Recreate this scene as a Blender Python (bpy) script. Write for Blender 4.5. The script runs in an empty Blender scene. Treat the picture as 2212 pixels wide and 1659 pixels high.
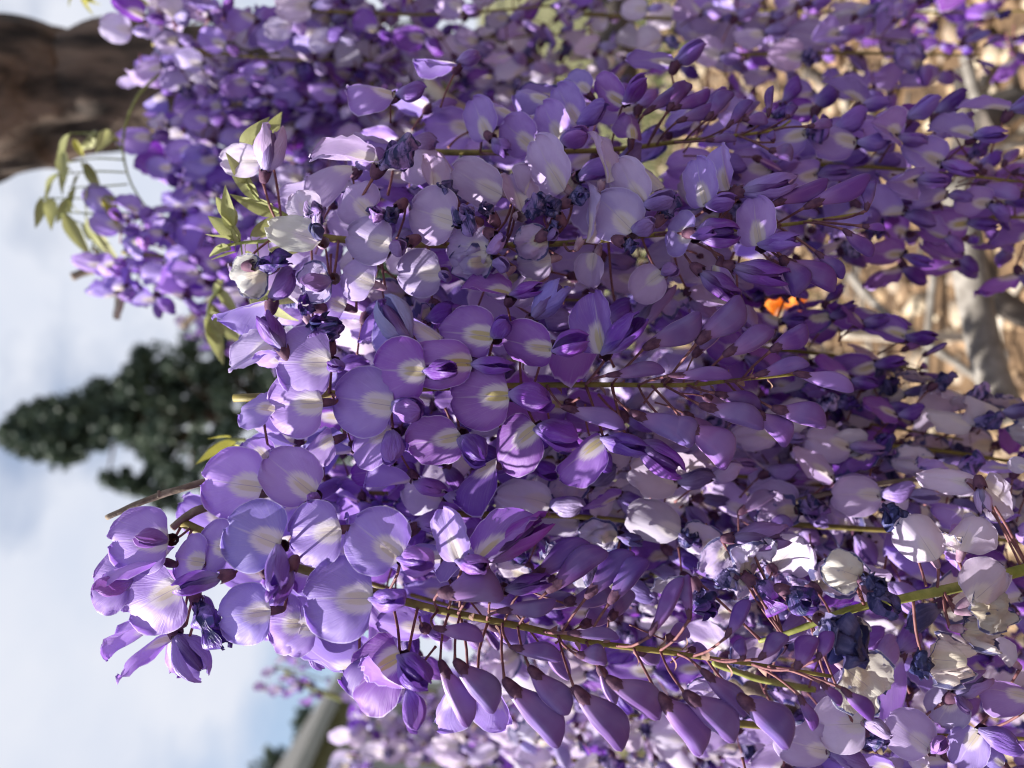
import bpy, math, random
import numpy as np
from mathutils import Vector, Matrix, Quaternion, noise as mnoise

rnd = random.Random(7)
SC = bpy.context.scene
COL = SC.collection
V = Vector
R = math.radians

# ------------------------------------------------------------------ camera
PITCH = R(2.6)
CAM = V((0, 0, 0.65))
LOOK = V((0, math.cos(PITCH), -math.sin(PITCH)))
CX = V((0, -math.sin(PITCH), -math.cos(PITCH)))     # picture right = down in the world (phone held on its side)
CY = V((1, 0, 0))                                   # picture up = right in the world
FV = 1659.0
cd = bpy.data.cameras.new('camera'); cam = bpy.data.objects.new('camera', cd); COL.objects.link(cam)
cam.matrix_world = Matrix(((CX.x, CY.x, -LOOK.x, CAM.x), (CX.y, CY.y, -LOOK.y, CAM.y), (CX.z, CY.z, -LOOK.z, CAM.z), (0, 0, 0, 1)))
cd.sensor_fit = 'HORIZONTAL'; cd.sensor_width = 36; cd.lens = 27
cd.clip_start = 0.01; cd.clip_end = 2000
cd.dof.use_dof = True; cd.dof.focus_distance = 0.262; cd.dof.aperture_fstop = 7.5
SC.camera = cam

# ------------------------------------------------------------------ world, sun, exposure
SUN_TO = V((-0.60, 0.03, 0.79)).normalized()
world = bpy.data.worlds.new('World'); SC.world = world; world.use_nodes = True
nt = world.node_tree; nt.nodes.clear()
N = nt.nodes.new; LK = nt.links.new
sky = N('ShaderNodeTexSky'); sky.sky_type = 'NISHITA'; sky.sun_disc = False
sky.sun_elevation = math.asin(SUN_TO.z); sky.sun_rotation = math.atan2(SUN_TO.x, SUN_TO.y)
skm = N('ShaderNodeVectorMath'); skm.operation = 'SCALE'; skm.inputs['Scale'].default_value = 0.055
tc = N('ShaderNodeTexCoord'); mp = N('ShaderNodeMapping'); mp.inputs['Scale'].default_value = (1.5, 1.5, 2.6)
mp.inputs['Location'].default_value = (3.1, 0.4, 1.7)
nz = N('ShaderNodeTexNoise'); nz.inputs['Scale'].default_value = 1.6; nz.inputs['Detail'].default_value = 6; nz.inputs['Roughness'].default_value = 0.52
cr = N('ShaderNodeValToRGB'); cr.color_ramp.elements[0].position = 0.33; cr.color_ramp.elements[1].position = 0.50
nz2 = N('ShaderNodeTexNoise'); nz2.inputs['Scale'].default_value = 4.0; nz2.inputs['Detail'].default_value = 5
cc = N('ShaderNodeValToRGB'); cc.color_ramp.elements[0].position = 0.3; cc.color_ramp.elements[0].color = (0.282, 0.303, 0.355, 1)
cc.color_ramp.elements[1].position = 0.65; cc.color_ramp.elements[1].color = (0.325, 0.336, 0.372, 1)
mx = N('ShaderNodeMix'); mx.data_type = 'RGBA'
bg = N('ShaderNodeBackground'); out = N('ShaderNodeOutputWorld')
LK(tc.outputs['Generated'], mp.inputs['Vector']); LK(mp.outputs['Vector'], nz.inputs['Vector']); LK(mp.outputs['Vector'], nz2.inputs['Vector'])
LK(nz.outputs['Fac'], cr.inputs['Fac']); LK(nz2.outputs['Fac'], cc.inputs['Fac'])
LK(sky.outputs['Color'], skm.inputs[0]); LK(skm.outputs['Vector'], mx.inputs[6]); LK(cc.outputs['Color'], mx.inputs[7]); LK(cr.outputs['Color'], mx.inputs[0])
LK(mx.outputs[2], bg.inputs['Color']); bg.inputs['Strength'].default_value = 1.0; LK(bg.outputs[0], out.inputs[0])
sl = bpy.data.lights.new('sun', 'SUN'); sl.energy = 5.0; sl.angle = R(0.53); sl.color = (1.0, 0.95, 0.87)
so = bpy.data.objects.new('sun', sl); COL.objects.link(so); so.location = (-3, 0, 6)
so.rotation_euler = (-SUN_TO).to_track_quat('-Z', 'Y').to_euler()
SC.view_settings.view_transform = 'Standard'; SC.view_settings.look = 'None'
SC.view_settings.exposure = 1.35; SC.view_settings.gamma = 1.0
SC.cycles.use_denoising = True; SC.cycles.filter_width = 1.1
SC.cycles.max_bounces = 10; SC.cycles.diffuse_bounces = 4; SC.cycles.transmission_bounces = 6; SC.cycles.caustics_reflective = False; SC.cycles.caustics_refractive = False

# ------------------------------------------------------------------ helpers
def P(vx, vy, d):
    """a point at depth d on the sight line through (vx, vy) of a 2212 x 1659 picture"""
    return CAM + LOOK * d + CX * ((vx - 1106) / FV * d) - CY * ((vy - 829.5) / FV * d)

def proj(p):
    q = p - CAM; d = q.dot(LOOK)
    return 1106 + q.dot(CX) / d * FV, 829.5 - q.dot(CY) / d * FV, d

def tag(o, label=None, cat=None, group=None, kind=None):
    if label: o['label'] = label
    if cat: o['category'] = cat
    if group: o['group'] = group
    if kind: o['kind'] = kind
    return o

def mesh(name, verts, faces, uvs=None, mats=(), fmat=None, smooth=True):
    me = bpy.data.meshes.new(name)
    me.from_pydata([tuple(v) for v in verts], [], faces)
    if uvs is not None:
        ul = me.uv_layers.new(name='UVMap')
        li = np.zeros(len(me.loops), dtype=np.int32); me.loops.foreach_get('vertex_index', li)
        ul.data.foreach_set('uv', np.asarray(uvs, dtype=np.float32)[li].ravel())
    for m in mats: me.materials.append(m)
    if fmat is not None: me.polygons.foreach_set('material_index', np.asarray(fmat, dtype=np.int32))
    if smooth: me.polygons.foreach_set('use_smooth', np.ones(len(me.polygons), dtype=bool))
    me.update()
    return me

def obj(name, me, parent=None, mw=None, color=None):
    o = bpy.data.objects.new(name, me); COL.objects.link(o)
    if parent is not None: o.parent = parent
    if mw is not None: o.matrix_basis = mw
    if color is not None: o.color = (color[0], color[1], color[2], 1)
    return o

def empty(name, loc):
    o = bpy.data.objects.new(name, None); COL.objects.link(o); o.location = loc; o.empty_display_size = 0.02
    return o

class MB:
    def __init__(s): s.v = []; s.f = []; s.uv = []; s.m = []
    def add(s, v, f, m=0, uv=None):
        o = len(s.v); s.v.extend(v); s.f.extend([tuple(i + o for i in q) for q in f]); s.m.extend([m] * len(f))
        s.uv.extend(uv if uv is not None else [(0.5, 0.5)] * len(v))
    def build(s, name, mats, smooth=True): return mesh(name, s.v, s.f, s.uv, mats, s.m, smooth)

def tube(pts, radii, n=6, wob=0.0, seed=0, caps=True):
    pts = [V(p) for p in pts]; vs = []; fs = []; uv = []
    t0 = (pts[1] - pts[0]).normalized(); ref = V((0, 0, 1)) if abs(t0.z) < 0.9 else V((1, 0, 0))
    nx = t0.cross(ref).normalized(); L = 0
    for i, p in enumerate(pts):
        t = (pts[min(i + 1, len(pts) - 1)] - pts[max(i - 1, 0)]).normalized()
        nx = (nx - t * nx.dot(t)).normalized(); ny = t.cross(nx)
        if i: L += (pts[i] - pts[i - 1]).length
        for k in range(n):
            a = 2 * math.pi * k / n; r = radii[i] if hasattr(radii, '__len__') else radii
            if wob: r *= 1 + wob * mnoise.noise(V((math.cos(a) * 1.5 + seed, math.sin(a) * 1.5, L * 0.7 / max(r, 1e-4) * 0.3 + seed * 3)))
            vs.append(p + nx * (math.cos(a) * r) + ny * (math.sin(a) * r)); uv.append((k / n, L))
    for i in range(len(pts) - 1):
        for k in range(n):
            a = i * n + k; b = i * n + (k + 1) % n
            fs.append((a, b, b + n, a + n))
    if caps:
        fs.append(tuple(range(n))[::-1]); fs.append(tuple(range((len(pts) - 1) * n, len(pts) * n)))
    return vs, fs, uv

def spline(pts, n):
    pts = [V(p) for p in pts]
    if len(pts) == 2: return [pts[0].lerp(pts[1], i / (n - 1)) for i in range(n)]
    res = []
    for i in range(n):
        s = i / (n - 1) * (len(pts) - 1); k = min(int(s), len(pts) - 2); t = s - k
        p0 = pts[max(k - 1, 0)]; p1 = pts[k]; p2 = pts[k + 1]; p3 = pts[min(k + 2, len(pts) - 1)]
        res.append(0.5 * ((2 * p1) + (p2 - p0) * t + (2 * p0 - 5 * p1 + 4 * p2 - p3) * t * t + (3 * p1 - p0 - 3 * p2 + p3) * t ** 3))
    return res

# ------------------------------------------------------------------ materials
def mat(name):
    m = bpy.data.materials.new(name); m.use_nodes = True; m.node_tree.nodes.clear()
    return m, m.node_tree, m.node_tree.nodes.new, m.node_tree.links.new

def ramp(N, pts):
    r = N('ShaderNodeValToRGB'); e = r.color_ramp.elements
    while len(e) < len(pts): e.new(0.5)
    for i, (p, c) in enumerate(pts):
        e[i].position = p; e[i].color = c if len(c) == 4 else (*c, 1)
    return r

class G:
    """tiny node-graph writer"""
    def __init__(s, nt): s.nt = nt; s.N = nt.nodes.new; s.L = nt.links.new
    def put(s, sock, v):
        if hasattr(v, 'is_linked'): s.L(v, sock)
        else: sock.default_value = v
    def m(s, op, a, b=0.0, c=None, clamp=False):
        n = s.N('ShaderNodeMath'); n.operation = op; n.use_clamp = clamp
        s.put(n.inputs[0], a); s.put(n.inputs[1], b)
        if c is not None: s.put(n.inputs[2], c)
        return n.outputs[0]
    def mix(s, f, a, b, blend='MIX'):
        n = s.N('ShaderNodeMix'); n.data_type = 'RGBA'; n.blend_type = blend
        s.put(n.inputs[0], f); s.put(n.inputs[6], a if hasattr(a, 'is_linked') else (*a, 1)); s.put(n.inputs[7], b if hasattr(b, 'is_linked') else (*b, 1))
        return n.outputs[2]
    def sm(s, x, lo, hi):
        n = s.N('ShaderNodeMapRange'); n.interpolation_type = 'SMOOTHSTEP'
        s.put(n.inputs[0], x); n.inputs[1].default_value = lo; n.inputs[2].default_value = hi
        return n.outputs[0]
    def noise(s, vec, scale, detail=2, rough=0.5):
        n = s.N('ShaderNodeTexNoise'); n.inputs['Scale'].default_value = scale; n.inputs['Detail'].default_value = detail; n.inputs['Roughness'].default_value = rough
        if vec is not None: s.L(vec, n.inputs['Vector'])
        return n.outputs['Fac']
    def vec(s, x, y, z=0.0):
        n = s.N('ShaderNodeCombineXYZ'); s.put(n.inputs[0], x); s.put(n.inputs[1], y); s.put(n.inputs[2], z); return n.outputs[0]
    def bump(s, h, strength, dist):
        b = s.N('ShaderNodeBump'); b.inputs['Strength'].default_value = strength; b.inputs['Distance'].default_value = dist; s.L(h, b.inputs['Height']); return b.outputs[0]
    def leafy(s, col, tcol, rough, tfac, nrm=None, spec=0.3, sheen=0.0):
        p = s.N('ShaderNodeBsdfPrincipled'); s.put(p.inputs['Base Color'], col if hasattr(col, 'is_linked') else (*col, 1)); p.inputs['Roughness'].default_value = rough
        p.inputs['Specular IOR Level'].default_value = spec; p.inputs['Sheen Weight'].default_value = sheen
        t = s.N('ShaderNodeBsdfTranslucent'); s.put(t.inputs['Color'], tcol if hasattr(tcol, 'is_linked') else (*tcol, 1))
        if nrm is not None: s.L(nrm, p.inputs['Normal'])
        ms = s.N('ShaderNodeMixShader'); ms.inputs[0].default_value = tfac; s.L(p.outputs[0], ms.inputs[1]); s.L(t.outputs[0], ms.inputs[2])
        o = s.N('ShaderNodeOutputMaterial'); s.L(ms.outputs[0], o.inputs[0]); return p
    def solid(s, col, rough, nrm=None, spec=0.3):
        p = s.N('ShaderNodeBsdfPrincipled'); s.put(p.inputs['Base Color'], col if hasattr(col, 'is_linked') else (*col, 1)); p.inputs['Roughness'].default_value = rough
        p.inputs['Specular IOR Level'].default_value = spec
        if nrm is not None: s.L(nrm, p.inputs['Normal'])
        o = s.N('ShaderNodeOutputMaterial'); s.L(p.outputs[0], o.inputs[0]); return p

def uvsplit(g):
    uv = g.N('ShaderNodeUVMap'); sp = g.N('ShaderNodeSeparateXYZ'); g.L(uv.outputs[0], sp.inputs[0])
    return uv.outputs[0], sp.outputs[0], sp.outputs[1]

def make_banner_mat(name, dry=False):
    m, nt, N, L = mat(name); g = G(nt)
    uvv, u, v = uvsplit(g)                       # u = across (0.5 = midline), v = along, both in petal lengths
    oi = N('ShaderNodeObjectInfo'); rn = oi.outputs['Random']
    x = g.m('SUBTRACT', u, 0.5); ax = g.m('ABSOLUTE', x)
    ang = g.m('ARCTAN2', x, g.m('ADD', v, 0.12))
    rad = g.m('SQRT', g.m('ADD', g.m('POWER', ax, 2.0), g.m('POWER', g.m('ADD', v, 0.12), 2.0)))
    seed = g.m('MULTIPLY', rn, 37.0)
    fan = g.noise(g.vec(g.m('MULTIPLY', ang, 26.0), g.m('MULTIPLY', rad, 1.6), seed), 1.0, 3, 0.6)
    fan2 = g.noise(g.vec(g.m('MULTIPLY', ang, 60.0), g.m('MULTIPLY', rad, 2.5), seed), 1.0, 2, 0.6)
    blot = g.noise(g.vec(u, v, seed), 3.0, 3, 0.55)
    # eye: pale patch fanning out of the base, ragged along the veins
    el = g.m('ADD', g.m('POWER', g.m('DIVIDE', ax, 0.19), 2.0), g.m('POWER', g.m('DIVIDE', g.m('SUBTRACT', v, 0.19), 0.33), 2.0))
    el = g.m('ADD', g.m('SQRT', el), g.m('MULTIPLY', g.m('SUBTRACT', fan, 0.5), 0.6))
    eye = g.m('SUBTRACT', 1.0, g.sm(el, 0.72, 1.15))
    spike = g.m('SUBTRACT', 1.0, g.sm(g.m('ADD', g.m('MULTIPLY', ax, 16.0), g.m('MULTIPLY', v, 0.75)), 0.35, 0.9))
    eye = g.m('MAXIMUM', eye, g.m('MULTIPLY', spike, 0.55))
    ye = g.m('ADD', g.m('POWER', g.m('DIVIDE', g.m('SUBTRACT', ax, 0.038), 0.045), 2.0), g.m('POWER', g.m('DIVIDE', g.m('SUBTRACT', v, 0.19), 0.22), 2.0))
    ye = g.m('SUBTRACT', 1.0, g.sm(g.m('ADD', ye, g.m('MULTIPLY', g.m('SUBTRACT', fan, 0.5), 0.8)), 0.3, 1.15))
    base = oi.outputs['Color']
    hs = N('ShaderNodeHueSaturation'); g.L(base, hs.inputs['Color'])
    g.L(g.m('ADD', 0.485, g.m('MULTIPLY', rn, 0.03)), hs.inputs['Hue'])
    g.L(g.m('ADD', 0.86, g.m('MULTIPLY', g.m('FRACT', g.m('MULTIPLY', rn, 7.3)), 0.28)), hs.inputs['Value'])
    col = hs.outputs['Color']
    rim = g.sm(g.m('ADD', g.m('POWER', g.m('DIVIDE', ax, 0.5), 2.0), g.m('POWER', g.m('DIVIDE', g.m('SUBTRACT', v, 0.5), 0.5), 2.0)), 0.55, 1.05)
    deep = N('ShaderNodeHueSaturation'); g.L(col, deep.inputs['Color']); deep.inputs['Saturation'].default_value = 1.22; deep.inputs['Value'].default_value = 0.82
    col = g.mix(g.m('MULTIPLY', rim, 0.75), col, deep.outputs['Color'])
    col = g.mix(g.m('MULTIPLY', g.sm(blot, 0.35, 0.75), 0.35), col, deep.outputs['Color'])
    lighter = g.mix(0.35, col, (0.80, 0.78, 0.90))
    col = g.mix(g.m('MULTIPLY', g.sm(fan2, 0.5, 0.8), 0.35), col, lighter)
    eyec = (0.72, 0.66, 0.70) if not dry else (0.70, 0.63, 0.52)
    col = g.mix(g.m('MULTIPLY', eye, 0.86), col, eyec)
    yelc = (0.55, 0.46, 0.10)
    col = g.mix(g.m('MULTIPLY', g.m('MULTIPLY', ye, oi.outputs['Alpha'], clamp=True), 0.80 if not dry else 0.4), col, yelc)
    vein = g.m('SUBTRACT', 1.0, g.sm(ax, 0.002, 0.008))
    vein = g.m('MULTIPLY', vein, g.m('SUBTRACT', 1.0, g.sm(v, 0.3, 0.7)))
    col = g.mix(g.m('MULTIPLY', vein, 0.45), col, (0.20, 0.12, 0.28))
    if dry:
        d = g.noise(g.vec(u, v, seed), 5.0, 4, 0.6)
        edge = g.m('MULTIPLY', g.sm(g.m('ADD', rim, g.m('MULTIPLY', g.m('SUBTRACT', d, 0.5), 1.4)), 0.62, 0.85), 0.9)
        col = g.mix(edge, col, (0.06, 0.065, 0.22))
        col = g.mix(g.sm(d, 0.62, 0.78), col, (0.10, 0.12, 0.34))
    at_ = N('ShaderNodeAttribute'); at_.attribute_name = 'edge'
    col = g.mix(g.m('MULTIPLY', g.sm(at_.outputs['Fac'], 0.955, 0.995), 0.5), col, (0.74, 0.70, 0.88))  # bright rim highlight painted into the colour along the petal edge
    h = g.m('ADD', g.m('MULTIPLY', fan2, 0.5), g.m('MULTIPLY', fan, 0.6))
    nr = g.bump(h, 0.32 if not dry else 0.7, 0.0009)
    tr = N('ShaderNodeHueSaturation'); g.L(col, tr.inputs['Color']); tr.inputs['Saturation'].default_value = 1.12; tr.inputs['Value'].default_value = 1.05
    g.leafy(col, tr.outputs['Color'], 0.50, 0.42, nr, 0.25, 0.0)
    return m

def make_wing_mat(name, dry=False):
    m, nt, N, L = mat(name); g = G(nt)
    uvv, u, v = uvsplit(g); oi = N('ShaderNodeObjectInfo'); rn = oi.outputs['Random']; seed = g.m('MULTIPLY', rn, 31.0)
    st = g.noise(g.vec(g.m('MULTIPLY', u, 22.0), g.m('MULTIPLY', v, 2.2), seed), 1.0, 3, 0.6)
    hs = N('ShaderNodeHueSaturation'); g.L(oi.outputs['Color'], hs.inputs['Color'])
    g.L(g.m('ADD', 0.48, g.m('MULTIPLY', rn, 0.035)), hs.inputs['Hue']); g.L(g.m('ADD', 0.85, g.m('MULTIPLY', g.m('FRACT', g.m('MULTIPLY', rn, 5.1)), 0.3)), hs.inputs['Value'])
    col = hs.outputs['Color']
    pale = g.mix(0.45, col, (0.52, 0.46, 0.84))
    col = g.mix(g.m('SUBTRACT', 1.0, g.sm(v, 0.05, 0.5)), col, pale)
    col = g.mix(g.m('MULTIPLY', g.sm(st, 0.42, 0.75), 0.5), col, g.mix(0.3, col, (0.55, 0.45, 0.85)))
    if dry:
        d = g.noise(g.vec(u, v, seed), 6.0, 4, 0.6)
        col = g.mix(g.sm(d, 0.40, 0.6), col, (0.030, 0.032, 0.13))
    nr = g.bump(st, 0.7 if not dry else 0.9, 0.0011)
    g.leafy(col, col, 0.45, 0.24, nr, 0.28, 0.0)
    return m

def make_bud_mat(name):
    m, nt, N, L = mat(name); g = G(nt)
    uvv, u, v = uvsplit(g); oi = N('ShaderNodeObjectInfo'); rn = oi.outputs['Random']; seed = g.m('MULTIPLY', rn, 31.0)
    st = g.noise(g.vec(g.m('MULTIPLY', u, 18.0), g.m('MULTIPLY', v, 1.8), seed), 1.0, 3, 0.55)
    bl = g.noise(g.vec(g.m('MULTIPLY', u, 3.0), g.m('MULTIPLY', v, 2.0), seed), 1.0, 2)
    hs = N('ShaderNodeHueSaturation'); g.L(oi.outputs['Color'], hs.inputs['Color'])
    g.L(g.m('ADD', 0.485, g.m('MULTIPLY', rn, 0.03)), hs.inputs['Hue']); g.L(g.m('ADD', 0.85, g.m('MULTIPLY', g.m('FRACT', g.m('MULTIPLY', rn, 5.1)), 0.3)), hs.inputs['Value'])
    col = hs.outputs['Color']
    pk = g.mix(0.40, col, (0.55, 0.28, 0.58))
    seam = g.m('SUBTRACT', 1.0, g.sm(g.m('ABSOLUTE', g.m('SUBTRACT', u, 0.5)), 0.0, 0.055))     # the folded edge of the banner
    col = g.mix(g.m('MULTIPLY', g.m('SUBTRACT', 1.0, g.sm(v, 0.1, 0.5)), 0.55), col, pk)
    col = g.mix(g.m('MULTIPLY', g.sm(bl, 0.4, 0.7), 0.45), col, g.mix(0.3, col, (0.40, 0.42, 0.80)))
    col = g.mix(g.m('MULTIPLY', g.sm(st, 0.5, 0.8), 0.3), col, pk)
    col = g.mix(g.m('MULTIPLY', seam, 0.75), col, (0.66, 0.42, 0.72))
    col = g.mix(g.m('MULTIPLY', g.sm(v, 0.75, 1.0), 0.5), col, (0.10, 0.03, 0.25))
    g.leafy(col, col, 0.42, 0.14, g.bump(st, 0.25, 0.0007), 0.35, 0.05)
    return m

def make_simple(name, c1, c2, scale, rough=0.6, tf=0.0, bump=0.3, dist=0.001, stretch=None, spec=0.3):
    m, nt, N, L = mat(name); g = G(nt)
    t = N('ShaderNodeTexCoord'); vec = t.outputs['Object']
    if stretch:
        mpn = N('ShaderNodeMapping'); mpn.inputs['Scale'].default_value = stretch; L(vec, mpn.inputs[0]); vec = mpn.outputs[0]
    n = g.noise(vec, scale, 5, 0.6)
    col = g.mix(g.sm(n, 0.32, 0.68), c1, c2)
    nr = g.bump(n, bump, dist)
    if tf: g.leafy(col, col, rough, tf, nr, spec)
    else: g.solid(col, rough, nr, spec)
    return m

M = {}
M['banner'] = make_banner_mat('banner_petal'); M['banner_dry'] = make_banner_mat('banner_petal_withered', True)
M['wing'] = make_wing_mat('wing_petal'); M['wing_dry'] = make_wing_mat('wing_petal_withered', True)
M['bud'] = make_bud_mat('bud')
M['calyx'] = make_simple('calyx', (0.055, 0.018, 0.055), (0.13, 0.055, 0.10), 380, 0.75, 0.0, 0.5, 0.0006)
M['calyx_pale'] = make_simple('calyx_pale', (0.22, 0.12, 0.20), (0.38, 0.26, 0.34), 380, 0.75, 0.0, 0.5, 0.0006)
M['pedicel'] = make_simple('pedicel', (0.13, 0.045, 0.06), (0.22, 0.095, 0.095), 300, 0.65, 0.0, 0.4, 0.0005)
M['rachis'] = make_simple('rachis', (0.13, 0.11, 0.030), (0.25, 0.20, 0.055), 160, 0.6, 0.0, 0.4, 0.0008)
M['rachis_green'] = make_simple('rachis_green', (0.15, 0.17, 0.035), (0.28, 0.28, 0.08), 160, 0.6, 0.0, 0.4, 0.0008)
M['bract'] = make_simple('bract', (0.30, 0.16, 0.15), (0.42, 0.28, 0.22), 200, 0.7, 0.3)
M['leaf'] = make_simple('young_leaf', (0.24, 0.26, 0.09), (0.42, 0.42, 0.20), 120, 0.5, 0.35, 0.3, 0.0008)
M['leaf_yellow'] = make_simple('yellow_leaf', (0.36, 0.36, 0.05), (0.50, 0.46, 0.10), 120, 0.5, 0.45, 0.3, 0.0008)
M['leafstem'] = make_simple('leaf_stem', (0.16, 0.19, 0.05), (0.28, 0.30, 0.10), 200, 0.6)
M['twig'] = make_simple('twig_bark', (0.10, 0.075, 0.055), (0.24, 0.19, 0.15), 120, 0.85, 0.0, 0.8, 0.002)
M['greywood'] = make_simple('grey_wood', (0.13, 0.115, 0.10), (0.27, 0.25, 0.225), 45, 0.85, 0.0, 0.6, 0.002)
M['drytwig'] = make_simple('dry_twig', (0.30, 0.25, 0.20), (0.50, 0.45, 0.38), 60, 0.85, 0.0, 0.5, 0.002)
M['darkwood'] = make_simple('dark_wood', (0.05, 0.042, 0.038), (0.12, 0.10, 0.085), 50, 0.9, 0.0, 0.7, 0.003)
M['bark'] = make_simple('trunk_bark', (0.016, 0.014, 0.014), (0.17, 0.125, 0.10), 26, 0.9, 0.0, 1.0, 0.010, (1.0, 1.0, 0.28))
M['cone'] = make_simple('conifer_foliage', (0.030, 0.050, 0.040), (0.095, 0.125, 0.085), 3, 0.6, 0.12)
M['conetrunk'] = make_simple('conifer_trunk', (0.08, 0.05, 0.035), (0.14, 0.09, 0.06), 3, 0.9)
M['dist_leaf'] = make_simple('distant_leaf', (0.02, 0.04, 0.02), (0.06, 0.09, 0.04), 2, 0.6, 0.15)
M['wall'] = make_simple('render_wall', (0.42, 0.42, 0.42), (0.50, 0.50, 0.50), 2, 0.9)
M['roof'] = make_simple('roof_shingle', (0.085, 0.083, 0.082), (0.15, 0.147, 0.142), 6, 0.9)
M['fascia'] = make_simple('fascia_board', (0.30, 0.30, 0.29), (0.36, 0.35, 0.34), 4, 0.7)
M['glass'] = make_simple('window_glass', (0.03, 0.04, 0.05), (0.05, 0.06, 0.07), 2, 0.08, spec=0.6)
M['grass'] = make_simple('grass_blade', (0.05, 0.07, 0.025), (0.12, 0.14, 0.06), 8, 0.6, 0.3)
M['poppy'] = make_simple('orange_petal', (0.75, 0.20, 0.015), (0.85, 0.32, 0.03), 80, 0.5, 0.3)

def make_pebble():
    m, nt, N, L = mat('pebble'); g = G(nt)
    t = N('ShaderNodeTexCoord'); ge = N('ShaderNodeNewGeometry')
    r = ramp(N, [(0.0, (0.09, 0.06, 0.04)), (0.25, (0.22, 0.14, 0.08)), (0.5, (0.36, 0.26, 0.16)), (0.7, (0.24, 0.19, 0.15)), (0.88, (0.52, 0.44, 0.32)), (1.0, (0.20, 0.10, 0.05))])
    L(ge.outputs['Random Per Island'], r.inputs['Fac'])
    n = g.noise(t.outputs['Object'], 90, 4, 0.6)
    col = g.mix(g.m('MULTIPLY', g.sm(n, 0.4, 0.7), 0.5), r.outputs['Color'], (0.20, 0.13, 0.08))
    g.solid(col, 0.85, g.bump(n, 0.6, 0.003)); return m
M['pebble'] = make_pebble()

def make_ground():
    m, nt, N, L = mat('ground_soil'); g = G(nt)
    t = N('ShaderNodeTexCoord'); n = g.noise(t.outputs['Object'], 25, 6, 0.65); n2 = g.noise(t.outputs['Object'], 0.5, 3)
    sp = N('ShaderNodeSeparateXYZ'); L(t.outputs['Object'], sp.inputs[0])
    far = g.sm(g.m('ADD', sp.outputs[1], g.m('MULTIPLY', n2, 0.8)), 2.5, 3.4)
    a = g.mix(g.sm(n, 0.3, 0.7), (0.05, 0.03, 0.018), (0.16, 0.10, 0.055)); b = g.mix(g.sm(n, 0.3, 0.7), (0.06, 0.065, 0.03), (0.14, 0.13, 0.065))
    g.solid(g.mix(far, a, b), 0.95, g.bump(n, 0.8, 0.01)); return m
M['ground'] = make_ground()

# ------------------------------------------------------------------ flower kit (unit = banner length)
def banner_mesh(seed, fold=0.12, curl=0.5, back=0.25, ruffle=0.03, crumple=0.0, width=0.50, asym=0.0, name='banner_petal', m='banner'):
    r = random.Random(seed); nu, nv = 16, 15; vs = []; uv = []; fs = []
    o1, o2 = r.uniform(0, 50), r.uniform(0, 50)
    for j in range(nv + 1):
        t = j / nv; t = 0.5 - 0.5 * math.cos(math.pi * (0.06 + 0.94 * t)) if j else 0.0
        t = min(1.0, t)
        q_ = t ** 0.93; w = width * 1.07 * max(0.0, 1 - abs(2 * q_ - 1) ** 2.25) ** 0.5
        if t < 0.07: w = max(0.045, w * (t / 0.07) ** 0.5)
        if j == nv: w = 0.12
        for i in range(nu + 1):
            s = -1 + 2 * i / nu; s = math.copysign(abs(s) ** 0.9, s)
            x = s * w
            z = t
            if t > 0.75: z -= 0.045 * math.exp(-(x / 0.06) ** 2) * (t - 0.75) / 0.25; y_f = 0          # small notch at the tip
            z -= 0.055 * (abs(s) ** 2.2) * (1 - abs(2 * t - 1)) * (t - 0.2)
            if t < 0.3 and abs(s) > 0.5: z -= 0.05 * (abs(s) - 0.5) * math.sin(math.pi * t / 0.3)   # auricles
            k = curl * (1 + asym * s)
            y = -k * x * x * 1.1 - back * t * t + 0.10 * back + fold * abs(x)
            y -= 0.020 * math.exp(-(x / 0.035) ** 2) * (1 - t)
            rr = (abs(s) ** 2) * (0.25 + t)
            y += ruffle * rr * mnoise.noise(V((o1 + 5.5 * s, o2 + 6.5 * t, 0)))  * 2.0
            x += ruffle * rr * 0.5 * mnoise.noise(V((o1 + 5.0 * s, o2 + 5.0 * t, 9)))
            z += ruffle * 0.5 * rr * mnoise.noise(V((o1 + 4.0 * s, o2 + 4.0 * t, 19)))
            y += (0.06 + 0.5 * ruffle) * mnoise.noise(V((o2 + 1.5 * s, o1 + 1.9 * t, 4))) * (0.3 + t)
            if crumple:
                q = V((o1 + 3.0 * x, o2 + 2.6 * z, 3))
                d = 1.3 * abs(mnoise.noise(q)) * 2 - 0.6 + 0.5 * abs(mnoise.noise(q * 2.1 + V((4, 4, 4))))
                y += crumple * d * 0.9; x *= 1 - crumple * (0.6 + 0.6 * mnoise.noise(q + V((7, 7, 7)))); z *= 1 - 0.4 * crumple * (1 + mnoise.noise(q + V((3, 9, 1))))
            vs.append((x, y, z)); uv.append((s * w + 0.5, t))
    for j in range(nv):
        for i in range(nu):
            a = j * (nu + 1) + i; fs.append((a, a + 1, a + nu + 2, a + nu + 1))
    me = mesh(name, vs, fs, uv, [M[m]])
    ea = me.attributes.new('edge', 'FLOAT', 'POINT')
    ea.data.foreach_set('value', np.array([max(abs(-1 + 2 * i / nu), j / nv) for j in range(nv + 1) for i in range(nu + 1)], dtype=np.float32))
    return me

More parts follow.
